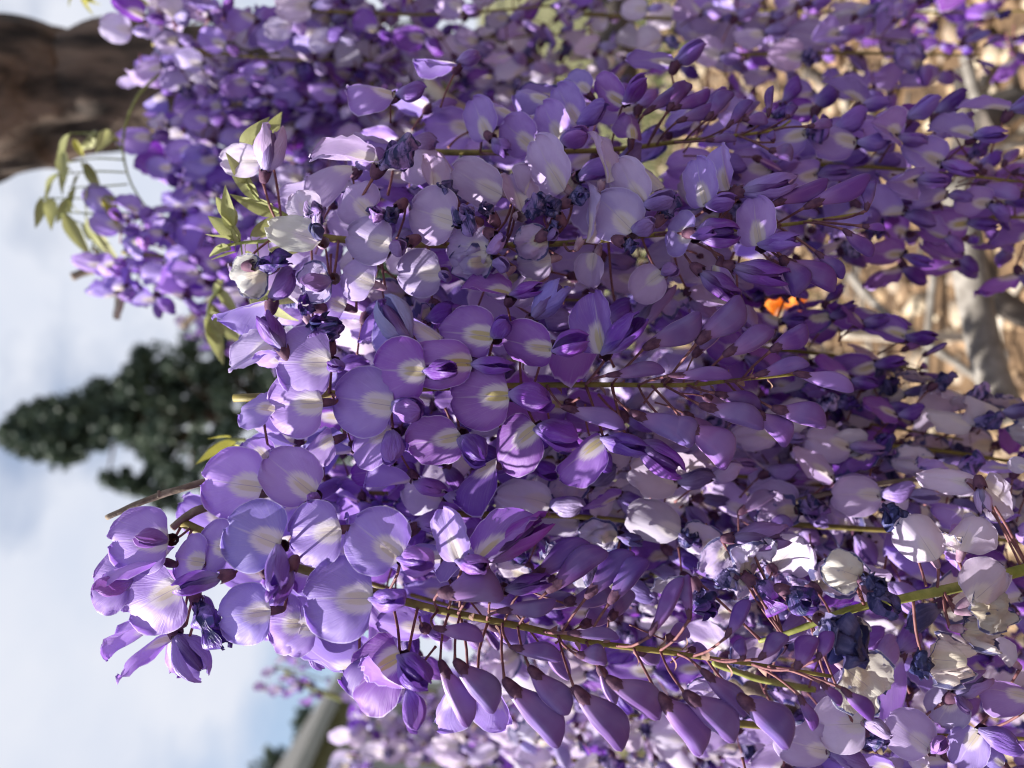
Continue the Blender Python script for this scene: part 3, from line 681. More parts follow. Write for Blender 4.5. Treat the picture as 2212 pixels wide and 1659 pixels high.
# --- lower raceme: tall, blue-lavender, hanging mussel-shaped buds
D0 = (2, 0); D2 = (2, 2)
H2 = [
 ('o', D0, 1095, 180, 655, 190, dict(k=(880, 130), pal='lav', v=1, w=0.85, dd=0.0)),
 ('o', D0, 1080, 290, 672, 285, dict(k=None, pal='lav', v=0, yaw=60, w=0.9, dd=0.003)),
 ('o', D0, 870, 425, 525, 455, dict(k=(650, 560), pal='lav', v=0, w=1.06, yaw=12)),
 ('o', D0, 1160, 480, 770, 690, dict(k=None, pal='lav', v=1, w=0.92, dd=-0.004)),
 ('o', D0, 1330, 330, 1075, 290, dict(k=None, pal='lav', v=3, w=1.25, dd=0.002)),
 ('k', D0, 1430, 420, 1165, 490, dict(w=175, pal='fresh', dd=-0.004)),
 ('o', D0, 1500, 240, 1245, 190, dict(k=None, pal='lav', v=0, w=1.2, dd=0.004)),
 ('o', D0, 1815, 215, 1440, 65, dict(k=(1850, 560), pal='lav', v=1, w=1.06, dd=-0.004)),
 ('o', D0, 2215, 115, 1815, 175, dict(k=None, pal='lav', v=0, w=0.95, dd=-0.003)),
 ('k', D0, 1880, 370, 1780, 570, dict(w=190, pal='fresh', dd=-0.006)),
 ('o', D0, 1755, 640, 1385, 690, dict(k=None, pal='lav', v=1, w=0.92)),
 ('o', D0, 1960, 720, 1680, 730, dict(k=None, pal='lav', v=3, w=1.25, dd=0.004)),
 ('o', D0, 2060, 740, 1745, 745, dict(k=None, pal='lav', v=0, w=1.05, dd=0.001)),
 ('o', C_, 208, 560, -278, 560, dict(k=(480, 560), pal='lav', v=1, w=1.02, dd=-0.004)),
 ('o', D0, 1140, 830, 735, 890, dict(k=None, pal='lav', v=3, yaw=62, w=0.9)),
 ('o', D0, 1130, 830, 1050, 1120, dict(k=None, pal='fresh', v=6, yaw=25, w=0.75, dd=0.002)),
 ('k', D0, 1140, 800, 1330, 1055, dict(w=230, pal='lav', col=(0.30, 0.22, 0.62))),
 ('o', D0, 1130, 700, 660, 880, dict(k=None, pal='lav', v=7, yaw=70, w=0.6, dd=0.003)),
 ('k', D0, 1280, 580, 1460, 890, dict(w=170, pal='violet', age=1.0)),
 ('o', (1, 0), 1700, 1500, 1272, 1440, dict(k=None, pal='lav', v=1, w=0.98, dd=0.003)),
 ('o', (1, 0), 2035, 1545, 1720, 1290, dict(k=(2060, 1600), pal='lav', v=5, w=0.92, dd=0.0)),
 ('o', (2, 1), 385, 300, 45, 40, dict(k=(670, 330), pal='lav', v=0, w=0.98, dd=-0.005)),
 ('o', C_, 765, 320, 640, -30, dict(k=(1050, 345), pal='lav', v=5, yaw=-40, w=0.85)),
 ('o', C_, 900, 320, 1235, -20, dict(k=None, pal='fresh', v=7, yaw=-55, w=0.85, dd=-0.003)),
 ('k', C_, 920, 310, 1310, 60, dict(w=230, pal='violet', dd=0.004, col=(0.20, 0.04, 0.34))),
 ('b', C_, 630, 525, 1050, 500, dict(w=235, pal='lav', v=2, dd=-0.002)),
 ('b', C_, 1010, 645, 1395, 600, dict(w=115, pal='fresh', v=1, flip=True)),
 ('b', C_, 598, 750, 925, 805, dict(w=115, pal='fresh', v=1)),
 ('b', C_, 1095, 875, 1430, 930, dict(w=120, pal='fresh', v=1)),
 ('b', C_, 1465, 785, 1800, 800, dict(w=85, pal='fresh', v=3)),
 ('b', C_, 1525, 925, 1725, 945, dict(w=135, pal='fresh', v=0)),
 ('b', C_, 640, 965, 850, 1375, dict(w=165, pal='fresh', v=1, flip=False)),
 ('b', C_, 735, 960, 1020, 1270, dict(w=195, pal='fresh', v=0, flip=False, dd=-0.003)),
 ('b', C_, 1055, 1085, 1440, 1490, dict(w=215, pal='fresh', v=0, flip=False, dd=-0.003)),
 ('b', C_, 1215, 1005, 1500, 1280, dict(w=180, pal='fresh', v=4, dd=0.001)),
 ('b', C_, 1505, 1135, 1855, 1510, dict(w=215, pal='fresh', v=0, flip=False, dd=-0.003)),
 ('b', C_, 1715, 1075, 2085, 1300, dict(w=200, pal='fresh', v=0, flip=False, dd=-0.002)),
 ('b', C_, 2050, 1180, 2365, 1545, dict(w=225, pal='fresh', v=2, flip=False, dd=-0.003)),
 ('b', D2, 10, 1170, 365, 1450, dict(w=215, pal='fresh', v=0, flip=False, dd=-0.003)),
 ('b', D2, 360, 1190, 715, 1495, dict(w=225, pal='fresh', v=2, flip=False, dd=-0.003)),
 ('b', D2, 120, 1020, 430, 1300, dict(w=145, pal='fresh', v=1, flip=False)),
 ('b', D2, 755, 1185, 865, 1410, dict(w=85, pal='violet', v=3)),
 ('b', D2, 1030, 1140, 1245, 1330, dict(w=115, pal='violet', v=1)),
 ('b', D2, 895, 1105, 1035, 1245, dict(w=75, pal='violet', v=3)),
 ('b', D2, 735, 1020, 840, 795, dict(w=140, pal='violet', v=1)),
 ('b', D2, 875, 955, 950, 765, dict(w=105, pal='violet', v=4)),
 ('b', D2, 495, 955, 665, 785, dict(w=115, pal='violet', v=1)),
 ('b', D2, 395, 955, 365, 820, dict(w=90, pal='violet', v=1)),
 ('b', D2, 45, 695, 15, 405, dict(w=90, pal='violet', v=3)),
 ('b', D2, 280, 815, 415, 560, dict(w=105, pal='violet', v=4)),
 ('b', D2, -215, 810, -20, 415, dict(w=115, pal='violet', v=4)),
 ('o', C_, 390, 935, -10, 1145, dict(k=(645, 1130), pal='fresh', v=2, yaw=30, w=0.95, dd=-0.003)),
 ('o', C_, 300, 900, -60, 960, dict(k=None, pal='fresh', v=6, yaw=45, w=0.8, dd=0.003)),
 ('o', C_, 740, 1150, 525, 1390, dict(k=None, pal='lav', v=6, yaw=30, w=0.75, dd=0.006)),
 ('o', C_, 960, 1130, 1170, 1400, dict(k=None, pal='lav', v=6, yaw=-30, w=0.7, dd=0.006)),
 ('b', C_, 1225, 430, 1600, 180, dict(w=170, pal='violet', v=1, dd=0.012)),
 ('b', C_, 1335, 515, 1705, 230, dict(w=175, pal='violet', v=0, dd=0.010)),
 ('b', C_, 1585, 555, 1870, 240, dict(w=165, pal='violet', v=1, dd=0.012)),
 ('b', C_, 1735, 590, 1960, 290, dict(w=165, pal='violet', v=0, dd=0.010)),
 ('k', C_, 1060, 500, 1330, 440, dict(w=150, pal='violet', dd=0.010)),
]
PT2 = [(395, 1130), (520, 1185), (700, 1245), (877, 1300), (987, 1326), (1130, 1354), (1270, 1386), (1424, 1406), (1488, 1416), (1635, 1436), (1795, 1461)]
skB0 = skip_front(H2); skB = lambda p, t, a: skB0(p, t, a) or proj(p)[0] < 330 or (proj(p)[0] < 660 and proj(p)[1] < 1110)
root, ax, o0 = raceme(AX(PT2, [.280, .276, .270, .266, .264, .262, .262, .262, .262, .262, .262]), 'blue-lavender raceme rising into the sky, its olive rachis fringed with hanging mussel-shaped buds',
    None, 60, 0.030, 0.0215, ('lav', 'lav', 'fresh'), 0.03, 0.42, 1.75, skip=skB)
lay(root, ax, o0, 0.028, H2); bracts(root, ax, o0, [0.42 + 0.04 * i for i in range(14)])

# --- upper raceme: older, pale, with withered dark keels
E1, E2 = (0, 1), (0, 2)
DK = dict(w=120, pal='dried', age=1.0)
H3 = [
 ('o', E1, 745, 1440, 412, 1335, dict(k=(960, 1400), pal='pale', v=0, age=0.4, ban=None, w=1.0, dd=-0.003)),
 ('o', E1, 330, 1595, -10, 1510, dict(k=(440, 1640), pal='pale', v=0, age=0.3, w=0.8, dd=-0.002)),
 ('o', E1, 190, 1390, -20, 1190, dict(k=(330, 1420), pal='pale', v=3, age=0.3, dd=0.003)),
 ('o', E1, 1040, 1265, 708, 1095, dict(k=None, pal='pale', v=5, yaw=-25, w=0.85, dd=0.0)),
 ('o', E1, 640, 1150, 500, 875, dict(k=None, pal='pale', v=6, yaw=20, w=1.05, dd=0.012)),
 ('o', E1, 600, 1235, 590, 985, dict(k=None, pal='pale', v=7, yaw=30, w=0.85, dd=0.006)),
 ('o', E1, 955, 1630, 665, 1570, dict(k=(1090, 1560), pal='pale', v=0, age=0.3, w=1.05)),
 ('o', E1, 1345, 1545, 1088, 1600, dict(k=(1420, 1480), pal='pale', v=3, age=0.2, w=1.05)),
 ('o', E1, 1440, 1235, 1235, 895, dict(k=None, pal='pale', v=5, yaw=-38, w=0.9)),
 ('o', E1, 1175, 1385, 1105, 1100, dict(k=(1340, 1330), pal='pale', v=7, yaw=40, age=0.4)),
 ('o', E1, 1200, 1280, 1290, 1085, dict(k=None, pal='pale', v=6, yaw=60, w=0.7)),
 ('o', E1, 1720, 1185, 1658, 840, dict(k=None, pal='pale', v=7, yaw=66, w=0.7)),
 ('o', E1, 1965, 1325, 1778, 1040, dict(k=(2190, 1290), pal='pale', v=5, yaw=-35, w=0.9)),
 ('o', E1, 1890, 1500, 1645, 1235, dict(k=(2080, 1480), pal='pale', v=0, yaw=10, w=0.95, dd=-0.002)),
 ('o', E1, 2075, 1225, 1848, 940, dict(k=None, pal='pale', v=6, yaw=40, w=0.75)),
 ('o', E1, 1585, 1570, 1660, 1195, dict(k=None, pal='pale', v=7, yaw=70, w=0.6)),
 ('o', E2, 65, 1535, -135, 1480, dict(k=(340, 1470), pal='lav', v=3, w=1.35, pitch=30)),
 ('o', E2, 155, 1335, 70, 1020, dict(k=(380, 1320), pal='lav', v=5, yaw=-35, w=0.85)),
 ('o', E2, 500, 1590, 445, 1270, dict(k=(835, 1570), pal='lav', v=5, yaw=-28, w=0.9, dd=-0.002)),
 ('o', E2, 300, 1230, 215, 930, dict(k=None, pal='lav', v=7, yaw=-40, w=0.8)),
 ('k', E2, 390, 1240, 690, 1175, dict(w=190, pal='fresh', col=(0.26, 0.16, 0.56))),
 ('k', E2, 80, 1510, 345, 1500, dict(w=190, pal='fresh')),
 ('b', E2, 560, 1335, 950, 1185, dict(w=120, pal='violet', v=1, flip=True)),
 ('b', E2, 790, 1345, 1225, 1160, dict(w=140, pal='violet', v=1, flip=True)),
 ('b', E2, 1190, 1365, 1225, 1165, dict(w=90, pal='violet', v=3)),
 ('b', E2, 1165, 1465, 1315, 1480, dict(w=55, pal='violet', v=3)),
 ('b', E2, 1040, 1485, 1245, 1645, dict(w=100, pal='violet', v=4)),
 ('b', B_, 640, 20, 1005, 195, dict(w=160, pal='violet', v=0)),
 ('b', B_, 860, -30, 1055, 130, dict(w=95, pal='violet', v=1)),
 ('b', B_, 640, 0, 770, 245, dict(w=170, pal='violet', v=2)),
 ('k', B_, 330, 70, 640, 130, dict(w=190, pal='fresh')),
 ('o', B_, 210, 60, 190, 240, dict(k=None, pal='lav', v=6, yaw=40)),
 ('k', B_, 120, 100, 330, 250, dict(w=170, pal='violet')),
 ('o', A, 650, 110, 330, 115, dict(k=(740, 160), pal='pale', v=0, age=0.2, w=0.9)),
 ('o', A, 215, 185, -40, 85, dict(k=None, pal='pale', v=3, w=1.0, age=0.2)),
 ('o', A, 990, 30, 650, 60, dict(k=(1120, 90), pal='pale', v=1, age=0.5, w=0.8)),
 ('o', A, 1360, 20, 1120, 60, dict(k=None, pal='pale', v=3, w=1.0, dd=0.003)),
 ('o', A, 1060, 90, 900, 210, dict(k=None, pal='pale', v=6, yaw=30, dd=0.003)),
 ('o', A, 1270, 140, 1060, 260, dict(k=None, pal='pale', v=4, yaw=30, dd=0.006)),
 ('o', A, 2080, 110, 1870, 250, dict(k=(2200, 60), pal='pale', v=0, yaw=15, dd=0.006)),
 ('o', A, 1640, -20, 1600, 210, dict(k=None, pal='pale', v=7, yaw=30, dd=0.01)),
 ('k', A, 1900, 460, 2110, 190, dict(w=190, pal='pale', dd=0.006)),
 ('o', (0, 0), 2010, 1400, 1890, 1200, dict(k=(2160, 1430), pal='white', v=3, age=0.4, w=0.9)),
 ('o', (0, 0), 2080, 1560, 1720, 1455, dict(k=(2060, 1440), pal='cream', v=5, age=0.0, w=0.62, yaw=20, dd=-0.004)),
 ('o', (0, 0), 1690, 1040, 1420, 1040, dict(k=None, pal='white', v=5, w=0.75, dd=0.01)),
 ('k', (0, 0), 1720, 1110, 1770, 850, dict(w=230, pal='pale', col=(0.42, 0.30, 0.52), dd=0.01)),
 ('o', (1, 0), 1730, 100, 1450, 180, dict(k=None, pal='cream', ban=BDRY[1], w=1.1)),
 ('k', (1, 0), 1640, 60, 1950, 10, dict(w=130, pal='violet', age=1.0)),
 ('o', (1, 0), 2150, 150, 1900, 200, dict(k=(1980, 200), pal='pale', ban=BDRY[0], w=1.1)),
 ('o', (1, 0), 2010, 380, 1800, 170, dict(k=None, pal='white', v=7, yaw=55, w=0.7)),
 ('k', (1, 0), 2050, 330, 1930, 300, dict(w=140, pal='violet', age=1.0)),
 ('o', (1, 0), 2240, 330, 2030, 250, dict(k=None, pal='lav', v=1, w=1.1)),
]
for (x, y, x2, y2, ww) in [(720, 1300, 650, 1180, 110), (970, 1400, 900, 1310, 90), (1400, 1400, 1300, 1270, 130), (1480, 1300, 1610, 1230, 110), (440, 1570, 330, 1620, 90), (840, 1440, 725, 1440, 70), (370, 1350, 280, 1450, 100), (990, 1530, 1090, 1590, 80), (1330, 1510, 1430, 1440, 80), (2080, 1400, 2180, 1270, 100), (1830, 1570, 1920, 1600, 90)]:
    H3.append(('k', E1, x, y, x2, y2, dict(w=ww, pal='dried', age=1.0, dd=-0.002)))
PT3 = [(610, 500), (760, 520), (950, 530), (1205, 527), (1400, 508), (1587, 496), (1655, 490), (1740, 480), (1865, 460)]
skC0 = skip_front(H3); skC = lambda p, t, a: skC0(p, t, a) or (proj(p)[2] < .30 and proj(p)[0] < 680)
root, ax, o0 = raceme(AX(PT3, [.300, .300, .300, .300, .300, .300, .300, .300, .300]), 'ageing pale lilac raceme with wilted navy-blue keels, leafy green shoot at its top',
    None, 76, 0.034, 0.0215, ('pale', 'pale', 'violet'), 0.25, 0.70, 1.6, skip=skC)
lay(root, ax, o0, 0.033, H3)

# --- top raceme, a little behind, tip of dark buds
H4 = [
 ('o', E1, 960, 890, 835, 635, dict(k=None, pal='lav', v=5, yaw=-30, w=0.9)),
 ('o', E1, 1095, 745, 912, 612, dict(k=None, pal='lav', v=6, yaw=35, w=0.8)),
 ('o', E1, 1240, 950, 1038, 790, dict(k=None, pal='lav', v=5, yaw=-20, w=1.1)),
 ('o', E1, 1540, 800, 1380, 555, dict(k=(1745, 720), pal='lav', v=5, yaw=-28, w=0.9)),
 ('o', E1, 1435, 915, 1288, 665, dict(k=(1645, 900), pal='lav', v=5, yaw=-28, w=0.9)),
 ('o', E1, 1330, 650, 1115, 545, dict(k=None, pal='lav', v=6, yaw=30, w=0.8)),
 ('o', E1, 1830, 665, 1600, 545, dict(k=(2010, 500), pal='fresh', v=3, yaw=-30, w=0.85)),
 ('o', E1, 1890, 900, 1890, 690, dict(k=None, pal='fresh', v=6, yaw=20, w=0.9)),
 ('o', E1, 1605, 600, 1455, 480, dict(k=None, pal='lav', v=7, yaw=20, w=0.9)),
 ('k', E1, 980, 900, 1100, 1000, dict(w=150, pal='lav')),
 ('b', E2, -40, 790, 215, 690, dict(w=95, pal='violet', v=1, flip=True)),
 ('b', E2, -80, 710, 185, 605, dict(w=105, pal='violet', v=1, flip=True)),
 ('b', E2, 150, 780, 315, 585, dict(w=110, pal='violet', v=0)),
 ('b', E2, 285, 830, 440, 640, dict(w=80, pal='violet', v=3)),
 ('b', E2, 385, 775, 555, 775, dict(w=85, pal='fresh', v=1)),
 ('b', E2, 555, 755, 570, 555, dict(w=60, pal='violet', v=3)),
 ('b', E2, 670, 770, 730, 680, dict(w=75, pal='violet', v=0)),
 ('b', E2, 150, 910, 350, 895, dict(w=65, pal='fresh', v=3)),
 ('b', E2, -100, 720, 40, 530, dict(w=120, pal='violet', v=0)),
 ('b', E1, 1960, 740, 2240, 540, dict(w=100, pal='violet', v=1, flip=True)),
 ('b', E2, 590, 920, 570, 850, dict(w=60, pal='violet', v=3)),
 ('b', E2, 810, 820, 970, 800, dict(w=70, pal='fresh', v=3)),
 ('b', E2, 560, 970, 720, 1010, dict(w=110, pal='fresh', v=0)),
]
PT4 = [(820, 325), (1000, 330), (1200, 328), (1340, 322), (1475, 305), (1590, 293), (1675, 280), (1708, 260)]
skD = skip_front(H4)
root, ax, o0 = raceme(AX(PT4, .335), 'lavender raceme behind the ageing one, tipped with pointed dark purple buds',
    None, 60, 0.034, 0.0215, ('lav', 'lav', 'violet'), 0.10, 0.62, 1.5, skip=skD)
lay(root, ax, o0, 0.033, H4)

# --- withered raceme reaching in at the lower right, thick green stalk
H8 = [
 ('o', D2, 1165, 425, 895, 330, dict(k=(1380, 530), pal='cream', ban=BDRY[1], w=1.2)),
 ('o', D2, 1040, 1000, 1395, 1290, dict(k=None, pal='cream', ban=BDRY[0], w=0.95)),
 ('o', D2, 900, 710, 1240, 940, dict(k=(1330, 900), pal='cream', ban=BDRY[1], w=0.8, yaw=20)),
 ('o', D2, 1560, 950, 1995, 985, dict(k=(1440, 1030), pal='cream', ban=BDRY[2], w=0.8, dd=-0.003)),
 ('o', D2, 1860, 640, 2240, 620, dict(k=None, pal='cream', ban=BDRY[0], w=0.75)),
 ('o', D2, 1830, 760, 2230, 800, dict(k=None, pal='cream', ban=BDRY[3], w=0.7)),
 ('o', D2, 1860, 590, 2150, 370, dict(k=None, pal='white', v=4, yaw=20, w=0.9)),
 ('k', D2, 1215, 500, 1400, 670, dict(w=160, pal='dried', age=1.0)),
 ('o', D2, 1180, 1370, 848, 1385, dict(k=(1375, 1420), pal='white', v=1, age=0.0, w=1.08, dd=0.002)),
 ('k', D2, 1190, 1440, 1330, 1530, dict(w=130, pal='dried', age=1.0, dd=0.002)),
 ('o', D2, 1640, 310, 1470, 30, dict(k=None, pal='white', v=6, yaw=10, w=1.0, dd=0.010)),
 ('o', D2, 1790, 250, 1880, -20, dict(k=None, pal='white', v=6, yaw=-20, w=1.0, dd=0.014)),
 ('o', B_, 1930, 1500, 1560, 1385, dict(k=None, pal='white', v=3, yaw=25, w=0.5, dd=0.012)),
 ('o', B_, 1925, 1480, 2280, 1680, dict(k=None, pal='white', v=3, yaw=-20, w=0.6, dd=0.010)),
 ('k', B_, 1930, 1500, 1960, 1640, dict(w=120, pal='white', dd=0.006)),
 ('o', B_, 2230, 1380, 2120, 1330, dict(k=None, pal='white', v=3, dd=0.012)),
 ('k', D2, 330, 170, 640, 150, dict(w=220, pal='pale', dd=0.012)),
 ('o', D2, 340, 200, 110, 430, dict(k=None, pal='pale', ban=BDRY[0], w=0.75, dd=0.012)),
 ('o', D2, 440, 380, 300, 560, dict(k=None, pal='dried', ban=BDRY[2], dd=0.010)),
 ('k', D2, 460, 460, 650, 600, dict(w=200, pal='violet', age=1.0, dd=0.010)),
 ('k', D2, 680, 520, 880, 620, dict(w=180, pal='violet', age=1.0, dd=0.010)),
 ('k', D2, 100, 500, 190, 720, dict(w=160, pal='violet', age=1.0, dd=0.010)),
]
PT8 = [(2230, 1225), (2078, 1266), (1950, 1293), (1828, 1320), (1704, 1367), (1640, 1385)]
root, ax, o0 = raceme(AX(PT8, [.275, .268, .262, .262, .268, .275]), 'withered raceme with papery cream petals on a thick green stalk',
    None, 10, 0.030, 0.021, ('cream', 'white', 'pale'), 0.8, 1.2, 2.1, skip=lambda p, t, a: proj(p)[2] < .27, rm='rachis_green')
lay(root, ax, o0, 0.020, H8)

# --- lower right corner raceme
H10 = [
 ('o', D2, 1610, 1545, 1335, 1330, dict(k=(1700, 1440), pal='pale', v=1, w=1.0, age=0.2)),
 ('o', D2, 1770, 1180, 1630, 1400, dict(k=(1900, 1290), pal='pale', v=3, w=1.0, age=0.4)),
 ('o', D2, 1925, 1420, 1760, 1650, dict(k=(2230, 1500), pal='lav', v=5, yaw=20, w=0.9)),
 ('k', D2, 1760, 1190, 1960, 1060, dict(w=170, pal='pale')),
 ('o', D2, 2250, 1200, 1960, 1110, dict(k=None, pal='lav', v=6, yaw=30, w=1.0)),
 ('o', D2, 1380, 1690, 1110, 1590, dict(k=None, pal='lav', v=3, yaw=50, w=1.1)),
 ('o', D2, 1590, 1680, 1500, 1580, dict(k=None, pal='white', v=3, yaw=30)),
 ('o', D2, 2080, 1640, 1960, 1560, dict(k=None, pal='lav', v=3)),
 ('o', D2, 2130, 1000, 1990, 860, dict(k=None, pal='white', v=6, w=0.8, yaw=-40)),
]
root, ax, o0 = raceme(AX([(1560, 1560), (1800, 1580), (2050, 1590), (2330, 1600)], .30), 'lilac raceme with blue-stained keels growing below the withered cream one',
    None, 34, 0.034, 0.0215, ('pale', 'lav', 'violet'), 0.25, 0.9, 1.5, skip=skip_front(H10))
lay(root, ax, o0, 0.033, H10)

# ------------------------------------------------------------------ racemes behind, one by one
BG0 = 0
BG = [  # picture start, end, depth, palette, age, n, label
 ((620, 640), (1290, 650), .345, ('pale', 'lav', 'fresh'), .25, 44, 'pale raceme squeezed between the ageing raceme and the fresh yellow-eyed one'),
 ((980, 600), (1720, 620), .385, ('pale', 'lav', 'violet'), .15, 44, "lilac raceme deep in shade under the ageing pale one"),
 ((660, 960), (1420, 980), .345, ('lav', 'fresh', 'fresh'), .05, 44, 'shaded violet raceme directly behind the fresh yellow-eyed one'),
 ((980, 1110), (1660, 1180), .325, ('white', 'dried', 'fresh'), .55, 44, 'faded raceme with blue-black shrivelled petals, behind the mussel-shaped buds'),
 ((1180, 1020), (1960, 1075), .365, ('white', 'pale', 'pale'), .25, 50, 'sun-bleached whitish raceme below the fresh row of violet buds'),
 ((1480, 880), (2080, 950), .40, ('pale', 'dried', 'violet'), .45, 46, "raceme of blue-black shrivelled flowers at the edge of the gravel below the grey branch"),
 ((1700, 950), (2400, 1040), .37, ('white', 'dried', 'pale'), .55, 50, "bleached raceme with navy scraps, lit in patches, around the slender dark stem"),
 ((1650, 1130), (2380, 1190), .34, ('pale', 'lav', 'pale'), .30, 46, "pale lilac raceme just above the withered raceme's green stalk"),
 ((1560, 745), (1990, 800), .385, ('violet', 'violet', 'violet'), .2, 36, 'short deep purple raceme hanging above the gravel beside the grey branch'),
 ((1500, 350), (2230, 395), .375, ('lav', 'lav', 'violet'), .08, 60, 'slate-lavender raceme hanging alone in front of the grey branch'),
 ((1650, 440), (2420, 470), .41, ('lav', 'fresh', 'violet'), .1, 50, "dark violet raceme touching the upper end of the thick grey branch"),
 ((1260, 30), (1960, 90), .52, ('white', 'pale', 'lav'), .1, 44, 'sunlit whitish raceme in front of the gravel, beside the dark stem'),
 ((1500, 120), (2120, 120), .50, ('pale', 'lav', 'violet'), .1, 36, "loose lilac raceme between the sunlit whitish one and the dark upright stem"),
 ((1560, 20), (2350, 20), .58, ('lav', 'violet', 'violet'), .1, 46, None),
 ((265, 545), (660, 590), .52, ('lav', 'lav', 'violet'), .02, 46, 'small dense raceme at the end of a bare branch against the cloudy sky'),
 ((330, 95), (850, 130), .52, ('pale', 'lav', 'violet'), .1, 50, 'raceme at the curled leafy tendril in front of the bark trunk'),
 ((385, 230), (900, 240), .56, ('lav', 'violet', 'violet'), .05, 50, None),
 ((360, 335), (820, 360), .55, ('lav', 'lav', 'violet'), .05, 46, None),
 ((400, 420), (900, 430), .60, ('lav', 'violet', 'violet'), .05, 46, None),
 ((620, 20), (1220, 10), .50, ('white', 'pale', 'lav'), .05, 46, "pale blurred raceme beneath the bright green leaf tuft"),
 ((680, 60), (1260, 70), .54, ('white', 'white', 'pale'), .1, 46, 'bleached raceme glaring in full sun beside the dark stem'),
 ((620, 170), (1240, 150), .64, ('pale', 'violet', 'violet'), .15, 50, None),
 ((700, 250), (1320, 240), .62, ('pale', 'pale', 'lav'), .2, 50, None),
 ((760, 330), (1300, 340), .52, ('pale', 'lav', 'violet'), .3, 46, "faded raceme around the cut straw-coloured stub"),
 ((640, 420), (1250, 440), .50, ('pale', 'lav', 'violet'), .3, 46, None),
 ((1020, 160), (1420, 190), .60, ('dried', 'dried', 'violet'), .4, 36, "brownish withered raceme in front of the dark stem"),
 ((770, 1560), (1330, 1580), .80, ('pale', 'pale', 'lav'), .25, 60, None),
 ((750, 1630), (1400, 1660), .76, ('white', 'pale', 'lav'), .25, 60, None),
 ((880, 1490), (1420, 1510), .84, ('lav', 'violet', 'violet'), .2, 56, None),
 ((590, 1440), (700, 1470), .90, ('pale', 'lav', 'pale'), .3, 16, 'tiny far raceme on a thin stalk in front of the grey roof'),
 ((1000, 1560), (1680, 1600), .58, ('white', 'pale', 'lav'), .2, 54, None),
 ((1120, 1500), (1800, 1560), .46, ('white', 'dried', 'lav'), .4, 50, "bleached raceme straight behind the hanging mussel-shaped buds"),
 ((1150, 1640), (1850, 1660), .50, ('white', 'pale', 'lav'), .35, 50, None),
 ((1080, 1400), (1760, 1430), .40, ('dried', 'violet', 'violet'), .4, 46, None),
 ((860, 1180), (1480, 1240), .37, ('lav', 'violet', 'violet'), .2, 46, "dark violet raceme between the fresh raceme and the olive rachis with hanging buds"),
 ((1300, 1250), (2020, 1300), .385, ('white', 'dried', 'pale'), .55, 50, None),
 ((1850, 1330), (2450, 1370), .40, ('lav', 'violet', 'pale'), .3, 40, None),
 ((1640, 1660), (2330, 1680), .345, ('pale', 'lav', 'pale'), .2, 40, "lilac raceme beyond the brown woody vine"),
 ((420, 700), (820, 780), .95, ('lav', 'violet', 'violet'), .1, 40, 'thin far raceme with a bare straw-coloured tip in front of the conifer'),
 ((560, 690), (900, 720), .62, ('white', 'pale', 'lav'), .2, 30, "small pale pinkish raceme behind the drooping fresh green compound leaf"),
 ((600, 1060), (1200, 1090), .36, ('lav', 'fresh', 'violet'), .1, 40, None),
 ((760, 780), (1420, 800), .46, ('white', 'white', 'pale'), .2, 50, None),
 ((1080, 720), (1760, 740), .52, ('white', 'pale', 'pale'), .2, 50, None),
 ((800, 900), (1480, 900), .50, ('white', 'pale', 'lav'), .2, 50, None),
 ((1150, 860), (1800, 880), .47, ('white', 'white', 'pale'), .3, 50, None),
 ((820, 1020), (1500, 1040), .52, ('white', 'pale', 'lav'), .2, 50, None),
 ((1350, 960), (2050, 990), .50, ('white', 'white', 'pale'), .3, 50, None),
 ((900, 560), (1560, 570), .50, ('white', 'pale', 'lav'), .2, 50, None),
 ((900, 1270), (1560, 1290), .47, ('white', 'white', 'pale'), .4, 50, None),
 ((1450, 1130), (2150, 1150), .50, ('white', 'white', 'pale'), .4, 50, None),
 ((1500, 1380), (2200, 1400), .48, ('white', 'white', 'pale'), .4, 50, None),
 ((1750, 1480), (2400, 1500), .46, ('pale', 'white', 'pale'), .4, 46, None),
 ((640, 1215), (1050, 1330), .335, ('lav', 'lav', 'fresh'), .05, 24, "lavender raceme hidden behind the top flowers of the sky-high one"),
]
for i, (s, e, d, pal, age, n, label) in enumerate(BG):
    j = lambda k: V((rnd.uniform(-k, k), rnd.uniform(-k, k), 0))
    p0 = P(s[0], s[1], d); p1 = P(e[0], e[1], d); mid = p0.lerp(p1, 0.5) + j(0.006)
    if label is None:
        if d > 0.7: label, gr = 'blurred pale lilac raceme low in front of the house', 'racemes in front of the house'
        elif s[1] < 460 and s[0] < 1100: label, gr = 'blurred violet raceme in the thicket by the bark trunk', 'racemes in the thicket by the trunk'
        elif s[1] < 600: label, gr = 'purple raceme hanging over the gravel among bare twigs', 'racemes over the gravel'
        elif s[1] > 1200 or s[0] > 1300: label, gr = 'half-hidden lilac raceme with withered flowers in the tangle behind the withered cream one', 'racemes in the tangle behind'
        else: label, gr = 'half-hidden lavender raceme behind the fresh yellow-eyed one', 'racemes behind the fresh one'
    else: gr = None
    bf = 0.80 if 'bare' not in label or d < .9 else 0.5
    if s[0] < 450 and s[1] < 620: n = int(n * 1.4)
    raceme([p0, mid, p1], label, gr, n, 0.030 if d < 0.9 else 0.024, 0.0205 if d < .9 else 0.016, pal, age, bf, 1.5, keel=(d < 0.45), mixed=0.13 if not (s[1] < 600 and s[0] > 1300) else 0.04)

